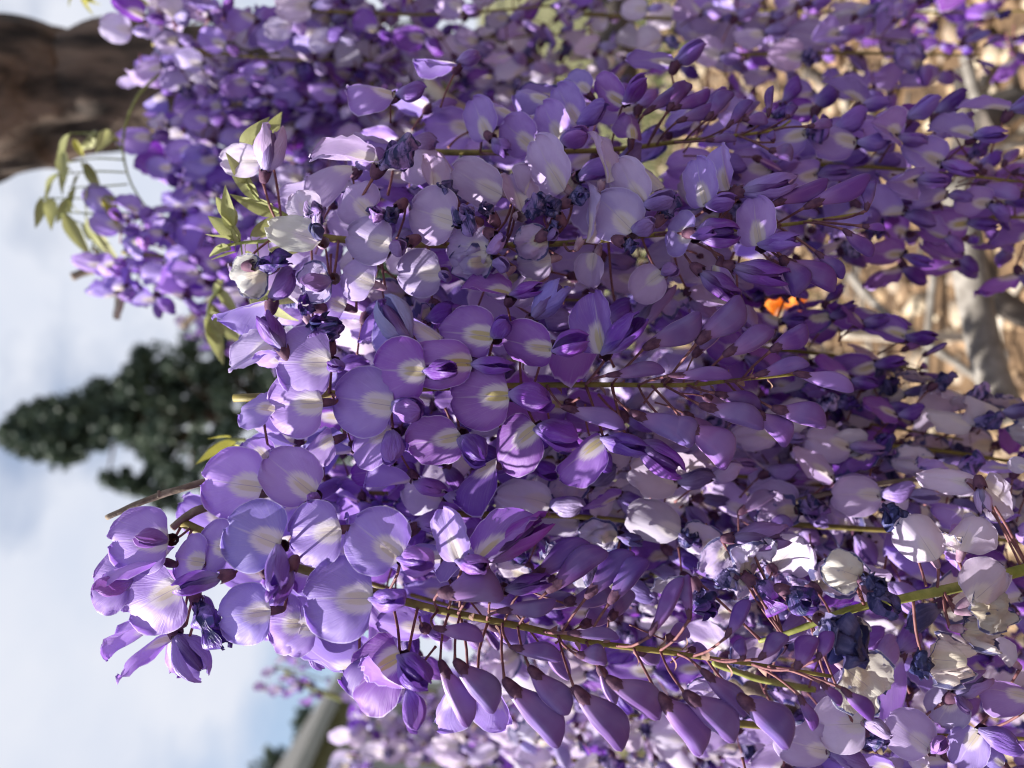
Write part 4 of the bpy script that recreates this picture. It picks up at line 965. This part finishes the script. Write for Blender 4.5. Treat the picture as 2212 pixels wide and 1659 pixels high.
# ------------------------------------------------------------------ leafy shoots
def leaflet_mesh(seed, m):
    r = random.Random(seed); vs = []; fs = []; nt_, nu = 10, 4
    fold = r.uniform(0.25, 0.7); droop = r.uniform(-0.1, 0.5); wav = r.uniform(0, 9)
    for j in range(nt_ + 1):
        t = j / nt_; w = 0.19 * math.sin(math.pi * t ** 0.75) ** 0.9 * (1 - 0.25 * t) + 0.004
        for i in range(nu + 1):
            s = -1 + 2 * i / nu; x = s * w
            vs.append((x * (1 - 0.2 * fold), fold * abs(x) - droop * t * t * 0.6 + 0.03 * mnoise.noise(V((wav + 3 * s, 4 * t, 0))), t))
    for j in range(nt_):
        for i in range(nu): a = j * (nu + 1) + i; fs.append((a, a + 1, a + nu + 2, a + nu + 1))
    return mesh('leaflet', vs, fs, None, [M[m]])
LFT = [leaflet_mesh(i, 'leaf') for i in range(5)]; LFY = [leaflet_mesh(i + 9, 'leaf_yellow') for i in range(4)]

def shoot(name, pts, label, leaves, stem_r=0.0008, mats='leafstem', cat='leaf shoot', group=None, petioles=(), grow=1.0):
    """stem through pts; leaves = (base point, tip point, mesh list)"""
    root = empty(name, pts[0]); tag(root, label, cat, group); o0 = V(pts[0])
    sp = spline(pts, 16); v, f, uv = tube([p - o0 for p in sp], [stem_r * (1 - 0.5 * i / 15) for i in range(16)], 7)
    mb = MB(); mb.add(v, f, 0, uv); obj('stem', mb.build('stem', [M[mats]]), root)
    for pp in petioles:
        v, f, uv = tube([p - o0 for p in spline(pp, 8)], [stem_r * .55] * 4 + [stem_r * .4] * 4, 5); mb = MB(); mb.add(v, f, 0, uv); obj('petiole', mb.build('petiole', [M[mats]]), root); sp = sp + spline(pp, 12)
    for (b, e, ms) in leaves:
        z = e - b; rot = frame(z, CAM - b + V((rnd.uniform(-.4, .4), rnd.uniform(-.3, .3), 0.25)), rnd.uniform(-1.0, 1.0))
        L = z.length * grow; near = min(sp, key=lambda q: (q - b).length)
        lf = obj('leaflet', rnd.choice(ms), root, m4(rot, b - o0) @ S(L))
        if (near - b).length > 0.0015:
            st = rot.transposed() @ (near - b) / L
            v, f, uv = tube([st, st * 0.5 + V((0, 0.03, 0)), V((0, 0, 0.02))], [0.016, 0.013, 0.012], 5)
            mb = MB(); mb.add(v, f, 0, uv); obj('stalk', mb.build('stalk', [M[mats]]), lf)
    return root

def LV(d, lst, ms): return [(P(a, b, d + rnd.uniform(-.004, .004)), P(c, e, d + rnd.uniform(-.012, .012)), ms) for (a, b, c, e) in lst]
shoot('leaf_shoot', [P(345, 160, .50), P(300, 205, .50), P(272, 270, .50), P(266, 330, .50), P(285, 400, .50), P(330, 468, .50)], 'arched stem with drooping olive young leaves in front of the bark trunk',
      LV(.50, [(200, 290, 180, 322), (150, 290, 132, 345), (135, 330, 142, 372), (215, 285, 252, 300), (240, 282, 222, 305), (175, 345, 190, 378), (185, 350, 208, 402), (150, 360, 130, 402), (130, 375, 90, 412), (120, 378, 98, 424), (165, 405, 150, 442), (190, 405, 183, 452),
               (230, 420, 246, 464), (150, 425, 130, 464), (90, 428, 84, 474), (110, 428, 108, 466), (145, 425, 162, 452), (140, 460, 176, 528), (185, 470, 206, 528), (200, 490, 238, 548), (205, 300, 190, 285), (160, 300, 175, 330), (170, 380, 160, 402)], LFT + LFY[:1]), 0.0011, grow=1.45,
      petioles=[[P(266, 345, .5), P(210, 342, .5), P(150, 350, .5)], [P(262, 322, .5), P(230, 290, .5), P(150, 288, .5)], [P(270, 372, .5), P(200, 370, .5), P(115, 378, .5)], [P(275, 398, .5), P(220, 402, .5), P(150, 405, .5)], [P(288, 424, .5), P(200, 428, .5), P(84, 428, .5)], [P(315, 456, .5), P(230, 462, .5), P(130, 460, .5), P(200, 492, .5)]])
shoot('leaf_shoot', [P(640, 480, .305), P(600, 455, .305), P(560, 432, .305), P(535, 400, .305)], 'pale downy unfolding leaves at the top of the ageing raceme',
      LV(.305, [(560, 432, 500, 350), (535, 395, 505, 355), (560, 330, 600, 255), (520, 320, 560, 270), (525, 300, 590, 275), (600, 460, 520, 435), (590, 440, 545, 425)], LFT), 0.0010, grow=1.25)
shoot('leaf_shoot', [P(640, 505, .30), P(580, 520, .30), P(520, 525, .30), P(470, 535, .30)], 'silvery folded leaf tuft opening beside the ageing raceme',
      LV(.30, [(520, 525, 460, 470), (500, 500, 490, 420), (505, 495, 475, 425), (500, 510, 455, 505), (500, 540, 450, 545), (510, 545, 465, 560), (540, 510, 600, 470), (560, 515, 620, 500), (580, 540, 640, 545), (570, 640, 610, 690), (540, 650, 600, 640), (530, 545, 560, 565)], LFT), 0.0010, grow=1.25)
shoot('leaf_shoot', [P(480, 620, .42), P(455, 650, .42), P(450, 690, .42), P(465, 720, .42)], 'drooping fresh green compound leaf in front of the conifer',
      LV(.42, [(480, 615, 475, 600), (475, 625, 505, 670), (455, 655, 475, 690), (452, 665, 490, 720), (450, 675, 510, 730), (452, 690, 475, 765), (450, 680, 470, 740), (480, 640, 460, 615)], LFT), 0.0010, grow=1.3)
shoot('leaf_shoot', [P(530, 950, .36), P(505, 950, .36), P(490, 950, .36)], 'two yellow-green leaf blades beside the lavender petals against the conifer',
      LV(.36, [(500, 945, 450, 942), (510, 955, 420, 998), (520, 965, 500, 975)], LFY), 0.0010)
shoot('leaf_shoot', [P(170, -40, .52), P(210, -15, .52), P(290, -10, .52)], 'bright green leaf tuft hanging above the gnarled trunk',
      LV(.52, [(165, -20, 140, 8), (190, -10, 215, 20), (175, -15, 200, 35), (200, -12, 180, 10), (270, -15, 310, 30), (265, -10, 290, 22), (280, -15, 320, 12), (255, -20, 275, 15)], LFY), 0.0010)
shoot('leaf_shoot', [P(210, 500, .53), P(200, 530, .53), P(195, 560, .53)], 'few dangling olive leaves beside the small dense raceme',
      LV(.53, [(200, 520, 175, 480), (200, 530, 230, 560), (195, 545, 195, 575), (205, 525, 240, 530)], LFT), 0.0008)
shoot('leaf_shoot', [P(955, 175, .52), P(960, 200, .52), P(950, 230, .52)], 'green bud tuft on a cut stub behind the top raceme', LV(.52, [(955, 200, 965, 160), (955, 205, 985, 170), (950, 215, 990, 205)], LFT), 0.001)

# ------------------------------------------------------------------ branches and twigs
def branch(name, pts, radii, m, label, cat='branch', group=None, n=12, wob=0.25, side=(), steps=26):
    root_pts = spline(pts, steps); o0 = root_pts[0].copy(); rr = [radii[0] + (radii[-1] - radii[0]) * i / (steps - 1) for i in range(steps)]
    mb = MB(); v, f, uv = tube([p - o0 for p in root_pts], rr, n, wob, rnd.uniform(0, 99)); mb.add(v, f, 0, uv)
    me = mb.build(name, [M[m]]); o = obj(name, me); o.location = o0; tag(o, label, cat, group)
    for (spts, sr) in side:
        sp = spline(spts, 10); mb = MB(); v, f, uv = tube([p - o0 for p in sp], [sr * (1 - 0.5 * i / 9) for i in range(10)], 8, wob, rnd.uniform(0, 99)); mb.add(v, f, 0, uv)
        obj('side_twig', mb.build('side_twig', [M[m]]), o)
    return o
branch('vine_twig', [P(230, 1118, .283), P(300, 1088, .283), P(360, 1065, .284), P(430, 1045, .286), P(560, 1010, .31)], (.0010, .0015), 'twig', 'bare brown twig tip poking into the cloudy sky', n=8, side=[([P(345, 1072, .2835), P(342, 1060, .283)], .0011)])
branch('vine_twig', [P(372, 1140, .279), P(405, 1115, .280), P(450, 1095, .284), P(600, 1060, .31)], (.0014, .0019), 'twig', 'short thick twig that carries the blue-lavender raceme', n=8)
branch('vine_twig', [P(157, 598, .56), P(195, 585, .56), P(240, 585, .56), P(360, 575, .58)], (.0026, .0034), 'twig', 'knobbly twig end above the small dense raceme', n=8, wob=.6)
branch('vine_twig', [P(395, 705, .9), P(430, 672, .88), P(470, 640, .8), P(560, 560, .7)], (.004, .006), 'twig', 'dark slanting twig behind the small dense raceme', n=8, wob=.4)
branch('dried_catkin', [P(262, 620, .58), P(262, 640, .58), P(255, 670, .58), P(250, 690, .58)], (.0045, .0020), 'drytwig', 'hanging dried tassel of seeds beneath the knobbly twig', 'seed tassel', n=10, wob=.9)
branch('vine_twig', [P(920, 180, .50), P(960, 215, .50), P(1000, 240, .52)], (.0050, .0048), 'drytwig', 'cut straw-coloured stub behind the top raceme', n=9)
branch('vine_branch', [P(2075, 395, .62), P(2085, 520, .62), P(2105, 640, .62), P(2125, 750, .61), P(2150, 830, .60), P(2185, 900, .60)], (.0132, .0122), 'greywood', 'smooth thick grey branch crossing above the gravel', n=16, wob=.12, side=[([P(2140, 825, .60), P(2165, 865, .59), P(2190, 885, .58)], .007)])
branch('vine_branch', [P(1835, 590, .95), P(1900, 665, .95), P(1975, 720, .95), P(2060, 780, .94), P(2140, 835, .93)], (.006, .005), 'greywood', 'thin pale branch running diagonally under the thick grey one', n=9)
branch('vine_branch', [P(1820, 720, .95), P(1960, 727, .95), P(2060, 728, .95), P(2230, 735, .95)], (.0068, .0058), 'drytwig', 'straight bleached stick lying across the diagonal branch', 'stick', n=9)
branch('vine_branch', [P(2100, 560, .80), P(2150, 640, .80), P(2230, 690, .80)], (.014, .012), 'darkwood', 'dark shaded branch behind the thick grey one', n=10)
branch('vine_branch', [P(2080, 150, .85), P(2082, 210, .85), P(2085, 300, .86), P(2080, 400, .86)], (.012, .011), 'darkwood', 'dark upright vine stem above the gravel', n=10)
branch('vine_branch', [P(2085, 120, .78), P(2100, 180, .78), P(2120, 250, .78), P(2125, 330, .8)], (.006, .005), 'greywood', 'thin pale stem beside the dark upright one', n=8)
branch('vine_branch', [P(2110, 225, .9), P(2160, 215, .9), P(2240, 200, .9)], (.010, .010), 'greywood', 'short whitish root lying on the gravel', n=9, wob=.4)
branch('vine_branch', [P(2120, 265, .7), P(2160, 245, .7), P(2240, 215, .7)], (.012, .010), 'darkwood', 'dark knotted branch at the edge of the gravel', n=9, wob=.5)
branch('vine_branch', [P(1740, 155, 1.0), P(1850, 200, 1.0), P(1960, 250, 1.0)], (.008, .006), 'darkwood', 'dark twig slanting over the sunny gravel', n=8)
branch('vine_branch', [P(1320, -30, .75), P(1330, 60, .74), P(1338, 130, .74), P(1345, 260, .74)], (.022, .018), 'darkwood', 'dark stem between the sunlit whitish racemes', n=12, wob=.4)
branch('vine_twig', [P(1230, 125, .60), P(1270, 120, .60), P(1320, 112, .60)], (.003, .0025), 'drytwig', 'short dead twig fragment beside the dark stem', n=7)
branch('vine_twig', [P(1400, 135, .62), P(1450, 110, .60), P(1520, 80, .58)], (.0022, .0018), 'leafstem', 'green shoot stem slanting behind the sunlit whitish raceme', n=7)
branch('vine_branch', [P(1560, 1440, .34), P(1640, 1490, .345), P(1710, 1555, .35), P(1780, 1640, .36), P(1830, 1720, .36)], (.0055, .0065), 'twig', 'brown woody vine below the withered cream raceme', n=10, wob=.3)
branch('vine_twig', [P(1700, 1088, .34), P(1820, 1058, .335), P(1900, 1045, .335), P(2000, 1035, .34)], (.0011, .0013), 'twig', 'slender dark stem through the whitish flowers', n=8)
branch('vine_twig', [P(615, 1450, .9), P(660, 1480, .9), P(740, 1510, .92)], (.0022, .003), 'leafstem', 'thin blurred stalk in front of the grey roof', n=7)
branch('vine_twig', [P(1540, 1430, .30), P(1640, 1466, .30), P(1760, 1490, .302)], (.0016, .0012), 'rachis_green', 'green young side stem below the mussel-shaped buds', n=8)

# gnarled trunk behind, upper left
tp = [P(-260, 210, .95), P(-120, 208, .95), P(0, 206, .95), P(90, 200, .96), P(180, 205, .97), P(250, 188, .97), P(390, 180, .98), P(520, 180, 1.0), P(760, 190, 1.02), P(1150, 200, 1.05)]
tr_ = [.106, .102, .090, .081, .066, .068, .064, .062, .060, .066]
sp = spline(tp, 60); mb = MB(); o0 = tp[-1].copy(); vs = []; n = 40
rr = [float(np.interp(i / 59 * 9, range(10), tr_)) for i in range(60)]
v, f, uv = tube([p - o0 for p in sp], rr, n)
cen = [p - o0 for p in sp]
for i in range(60):
    for k in range(n):
        q = v[i * n + k]; c = cen[i]; dirn = (q - c).normalized(); a = 2 * math.pi * k / n
        h = 0.014 * mnoise.noise(V((math.cos(a) * 3.5, math.sin(a) * 3.5, i * 0.10))) + 0.006 * mnoise.noise(V((math.cos(a) * 9, math.sin(a) * 9, i * 0.16))) + 0.013 * abs(mnoise.noise(V((math.cos(a) * 6 + 4, math.sin(a) * 6, i * 0.09 + 3))))
        v[i * n + k] = c + dirn * (rr[i] + h)
mb.add(v, f, 0, uv)
tr = empty('gnarled_tree', V((o0.x, o0.y, 0))); tag(tr, 'thick gnarled dark brown tree trunk with ridged bark rising to the sky', 'tree')
obj('trunk', mb.build('trunk', [M['bark']]), tr, Matrix.Translation(o0 - tr.location))
rgc = random.Random(5); mb = MB(); mb2 = MB()          # unseen leaves and limbs added toward the sun to shade the trunk
for k in range(46):
    c = V((-0.30 + rgc.gauss(0, .22), 0.92 + rgc.gauss(0, .22), 2.05 + rgc.gauss(0, .16)))
    v, f, uv = tube([tp[0], tp[0].lerp(c, .5) + V((0, 0, .12)), c], [.018, .008, .002], 5)
    if k % 3 == 0: mb2.add([q - tr.location for q in v], f, 0, uv)
    for _ in range(34):
        q = c + V((rgc.gauss(0, .07), rgc.gauss(0, .07), rgc.gauss(0, .05))); a_ = V((rgc.gauss(0, 1), rgc.gauss(0, 1), rgc.gauss(0, .5))).normalized(); b_ = a_.orthogonal().normalized()
        mb.add([q - b_ * .012 - tr.location, q + a_ * .035 - tr.location, q + b_ * .012 - tr.location, q - a_ * .035 - tr.location], [(0, 1, 2, 3)])
obj('shade_limb', mb2.build('shade_limb', [M['bark']]), tr); obj('crown', mb.build('crown', [M['dist_leaf']], False), tr)  # this crown and its limbs are added out of view for their shade

# ------------------------------------------------------------------ ground, gravel, grass
vs = []; fs = []; nx_, ny_ = 60, 60
xs = [math.copysign(abs(s) ** 3 * 400, s) for s in np.linspace(-1, 1, nx_)]; ys = [-4 + 600 * t ** 3 for t in np.linspace(0, 1, ny_)]
for y in ys:
    for x in xs: vs.append((x, y, 0.02 * mnoise.noise(V((x * 1.5, y * 1.5, 0))) if abs(x) < 6 and y < 8 else 0.0))
for j in range(ny_ - 1):
    for i in range(nx_ - 1): a = j * nx_ + i; fs.append((a, a + 1, a + nx_ + 1, a + nx_))
g = obj('ground', mesh('ground', vs, fs, None, [M['ground']])); tag(g, kind='structure')

ico_v = []; ico_f = []
def ico():
    import bmesh
    b = bmesh.new(); bmesh.ops.create_icosphere(b, subdivisions=1, radius=1.0)
    vv = [v.co.copy() for v in b.verts]; ff = [tuple(v.index for v in q.verts) for q in b.faces]; b.free(); return vv, ff
IV, IF = ico()
mb = MB(); rg = random.Random(3)
for k in range(11000):
    y = 0.55 + 3.0 * rg.random() ** 1.5; x = rg.uniform(-1.0, 1.0) * (0.5 + 0.55 * y)
    s = rg.choice([.005, .008, .010, .013, .019]) * rg.uniform(.7, 1.2); sx, sy, sz = s * rg.uniform(.7, 1.4), s * rg.uniform(.7, 1.3), s * rg.uniform(.45, .8)
    ro = Matrix.Rotation(rg.uniform(0, 6.28), 3, 'Z') @ Matrix.Rotation(rg.uniform(-.5, .5), 3, 'X'); c = V((x, y, sz * 0.5 + rg.uniform(0, .008)))
    w = rg.uniform(0, 99)
    mb.add([c + ro @ V((q.x * sx, q.y * sy, q.z * sz)) * (1 + 0.35 * mnoise.noise(q * 1.7 + V((w, 0, 0)))) for q in IV], IF)
gr = obj('gravel', mb.build('gravel', [M['pebble']])); tag(gr, 'tan and orange gravel under the bare twigs', 'gravel', kind='stuff')

mb = MB()
for k in range(9000):
    y = 2.5 + 7 * rg.random() ** 2; x = rg.uniform(-1, 1) * (0.6 + 0.6 * y); h = rg.uniform(.03, .10); a = rg.uniform(0, 6.28); d = V((math.cos(a), math.sin(a), 0)) * 0.004; ln = V((rg.uniform(-.03, .03), rg.uniform(-.03, .03), h)); b = V((x, y, 0))
    mb.add([b - d, b + d, b + ln * .6 + d * .6, b + ln, b + ln * .6 - d * .6], [(0, 1, 2, 4), (4, 2, 3)])
ga = obj('grass', mb.build('grass', [M['grass']])); tag(ga, 'rough green grass beyond the gravel', 'grass', kind='stuff')

# dry sticks on the gravel
for k in range(46):
    y = rg.uniform(.8, 2.2); x = rg.uniform(-.4, .8); a = rg.uniform(0, 3.14); L = rg.uniform(.05, .20); d = V((math.cos(a), math.sin(a), 0)) * L
    b = V((x, y, .022)); branch('dry_twig', [b - d, b + V((rg.uniform(-.01, .01), rg.uniform(-.01, .01), .012)), b + d], (rg.uniform(.0025, .0070), .002), rg.choice(['drytwig', 'greywood', 'darkwood']), 'dry broken twig lying on the gravel', 'twig', 'broken twigs on the gravel', n=6, wob=.3, steps=8)

# orange poppy-like blooms on the ground
for k, (x, y, sx) in enumerate([(1690, 640, 1.0), (1730, 655, 1.0), (1672, 668, .8)]):
    dr = (P(x, y, 1) - CAM); dep = (CAM.z - 0.10) / -dr.z; c = CAM + dr * dep; root = empty('orange_flower', V((c.x, c.y, 0)))
    tag(root, 'small blurred orange cup flower low above the gravel', 'flower', 'orange flowers on the gravel')
    mb = MB(); v, f, uv = tube([V((0, 0, 0)), V((.004, 0, .05)), V((0, 0, .098))], [.0016, .0014, .0016], 6); mb.add(v, f, 0, uv); obj('stem', mb.build('stem', [M['leafstem']]), root)
    for q in range(5):
        a = q * 1.2566 + k; up = V((math.cos(a) * .9, math.sin(a) * .9, .7)); rot = frame(up, V((-math.cos(a), -math.sin(a), .8)))
        obj('petal', PETAL if q or k else (PETAL := banner_mesh(77, .1, .4, -.2, .05, name='petal', m='poppy')), root, m4(rot, V((0, 0, .095))) @ S(.034 * sx))

# ------------------------------------------------------------------ far things: conifer, house, trees
def leaf_cloud(mb, c, rx, n, size, rg, core=0.0):
    for _ in range(n):
        d = V((rg.gauss(0, 1), rg.gauss(0, 1), rg.gauss(0, 1))).normalized() * (rg.random() ** 0.45)
        q = c + V((d.x * rx, d.y * rx, d.z * rx * 0.75))
        a = V((rg.gauss(0, 1), rg.gauss(0, 1), rg.gauss(0, 1) + .3)).normalized(); b = Quaternion(a, rg.uniform(0, 6.28)) @ a.orthogonal().normalized(); s = size * rg.uniform(.6, 1.4)
        mb.add([q - b * s * .35, q + a * s * .5, q + b * s * .35, q - a * s * .5], [(0, 1, 2, 3)])

def tree(name, label, base, trunk_pts, trunk_r, clumps, leaf, m, seed, per=110, group=None):
    """tapered trunk with limbs to the clumps of leaves that make the crown"""
    rg = random.Random(seed); root = empty(name, base); tag(root, label, 'tree', group); o0 = V(base)
    mb = MB(); sp = spline(trunk_pts, 20); v, f, uv = tube([p - o0 for p in sp], [trunk_r * (1 - .85 * i / 19) for i in range(20)], 9, .2, seed); mb.add(v, f, 0, uv)
    for (c, r_) in clumps[::3]:
        k = min(sp, key=lambda q: (q - c + V((0, 0, r_ + .4))).length); v, f, uv = tube([k - o0, (k - o0).lerp(c - o0, .5) + V((0, 0, .1)), c - o0], [trunk_r * .25, trunk_r * .16, trunk_r * .06], 5); mb.add(v, f, 0, uv)
    obj('trunk', mb.build('trunk', [M['conetrunk']]), root)
    mb = MB()
    for (c, r_) in clumps: leaf_cloud(mb, c - o0, r_, per, leaf, rg)
    obj('crown', mb.build('crown', [M[m]], smooth=False), root)
    return root

rg = random.Random(11)
D = 16.0; K = D / FV
XS = [8, 20, 67, 110, 150, 183, 233, 267, 300, 345, 420, 520, 700, 900, 1040]
YT = [940, 908, 866, 842, 824, 804, 780, 756, 742, 712, 690, 670, 660, 670, 700]
YB = [952, 968, 996, 1010, 1016, 992, 968, 966, 1040, 1078, 1110, 1140, 1150, 1150, 1120]
cl = []
for k in range(420):
    vx = 12 + 1010 * rg.random() ** 1.35; a = np.interp(vx, XS, YT); b = np.interp(vx, XS, YB); m_ = (a + b) / 2; h = (b - a) / 2
    r_ = min(rg.uniform(.20, .42), h * K * .75 + .03); hh = max(h - r_ / K * 0.8, 0)
    th = rg.uniform(0, 6.28); q = rg.random() ** .4
    c = P(vx, m_ + hh * q * math.cos(th), D + hh * K * q * math.sin(th))
    if 232 < vx < 285 and c.x < P(vx, 950, D).x and rg.random() < .85: continue
    cl.append((c, r_))
for (x, y) in [(232, 1035), (255, 1045), (280, 1050), (345, 1085), (360, 1060), (330, 1010), (350, 1030), (380, 1090), (300, 1060), (330, 1066), (270, 1030), (310, 1035)]: cl.append((P(x, y, D + rg.uniform(-.3, .3)), .22))
tip = P(10, 946, D); cb = P(1000, 905, D)
tree('conifer_tree', 'tall dark evergreen conifer with ragged crown against bright cloud', V((cb.x, cb.y, 0)), [V((cb.x, cb.y, -.05)), P(600, 905, D), P(300, 900, D), P(150, 920, D), P(30, 945, D)], .22, cl, .17, 'cone', 5, 74)
def round_tree(name, label, x, y, h, w, m, seed, group=None):
    rg = random.Random(seed); cl = []
    for k in range(70):
        d = V((rg.gauss(0, 1), rg.gauss(0, 1), rg.gauss(0, 1))).normalized() * rg.random() ** .4
        cl.append((V((x + d.x * w * .8, y + d.y * w * .8, h * .58 + d.z * h * .36)), w * rg.uniform(.2, .32)))
    tree(name, label, V((x, y, 0)), [V((x, y, -.05)), V((x + .1, y, h * .4)), V((x, y, h * .8))], .2, cl, .26, m, seed, 70, group)
round_tree('broadleaf_tree', 'round dark green tree standing behind the grey-roofed house', -12.1, 24.5, 8.1, 2.3, 'cone', 21)
round_tree('broadleaf_tree', 'low spreading green tree beyond the conifer', 2.2, 24, 4.2, 3.2, 'dist_leaf', 22)
round_tree('broadleaf_tree', 'bushy green tree on the far side of the lawn', 7.5, 22, 4.4, 2.8, 'dist_leaf', 23)
round_tree('broadleaf_tree', 'young tree between the conifer and the house', -3.6, 26, 4.0, 2.4, 'dist_leaf', 24)

# house on the left, its long eave running away from the viewer
hx, hz, hy0, hy1 = -5.75, 3.35, 5.0, 17.0
house = empty('house', V((hx - 3, (hy0 + hy1) / 2, 0))); tag(house, 'single-storey house with grey pitched roof and shaded eaves', 'house'); ho = house.location.copy()
def box(mb, a, b, m=0):
    (x0, y0, z0), (x1, y1, z1) = a, b
    mb.add([V((x, y, z)) - ho for z in (z0, z1) for y in (y0, y1) for x in (x0, x1)], [(0, 2, 3, 1), (4, 5, 7, 6), (0, 1, 5, 4), (2, 6, 7, 3), (0, 4, 6, 2), (1, 3, 7, 5)], m)
mb = MB(); box(mb, (hx - 6.0, hy0 + .5, 0), (hx - .6, hy1 - .5, hz + .05))
for yy in (hy0 + .5, hy1 - .5): mb.add([V((hx - 6.0, yy, hz)) - ho, V((hx - .6, yy, hz)) - ho, V((hx - 3.3, yy, hz + 1.4)) - ho], [(0, 1, 2)])
obj('wall', mb.build('wall', [M['wall']], False), house)
mb = MB(); rid = V((hx - 3.3, 0, hz + 2.1))
for sgn, ex in ((1, hx), (-1, hx - 6.6)):
    q = [V((ex, hy0, hz)), V((ex, hy1, hz)), V((rid.x, hy1, rid.z)), V((rid.x, hy0, rid.z))]; dn = V((0, 0, -.14))
    mb.add([p - ho for p in q] + [p - ho + dn for p in q], [(0, 1, 2, 3), (7, 6, 5, 4), (0, 4, 5, 1), (1, 5, 6, 2), (3, 7, 4, 0)])
ro = obj('roof', mb.build('roof', [M['roof']], False), house)
mb = MB(); box(mb, (hx + .004, hy0, hz - .20), (hx + .03, hy1, hz + .01)); obj('fascia', mb.build('fascia', [M['fascia']], False), house)
for k in range(3):
    y = 7.2 + 3.4 * k; mb = MB(); box(mb, (hx - .62, y, 1.0), (hx - .56, y + 1.3, 2.2)); w = obj('window', mb.build('window', [M['fascia']], False), house)
    mb = MB(); box(mb, (hx - .557, y + .08, 1.08), (hx - .552, y + 1.22, 2.12)); obj('pane', mb.build('pane', [M['glass']], False), w)
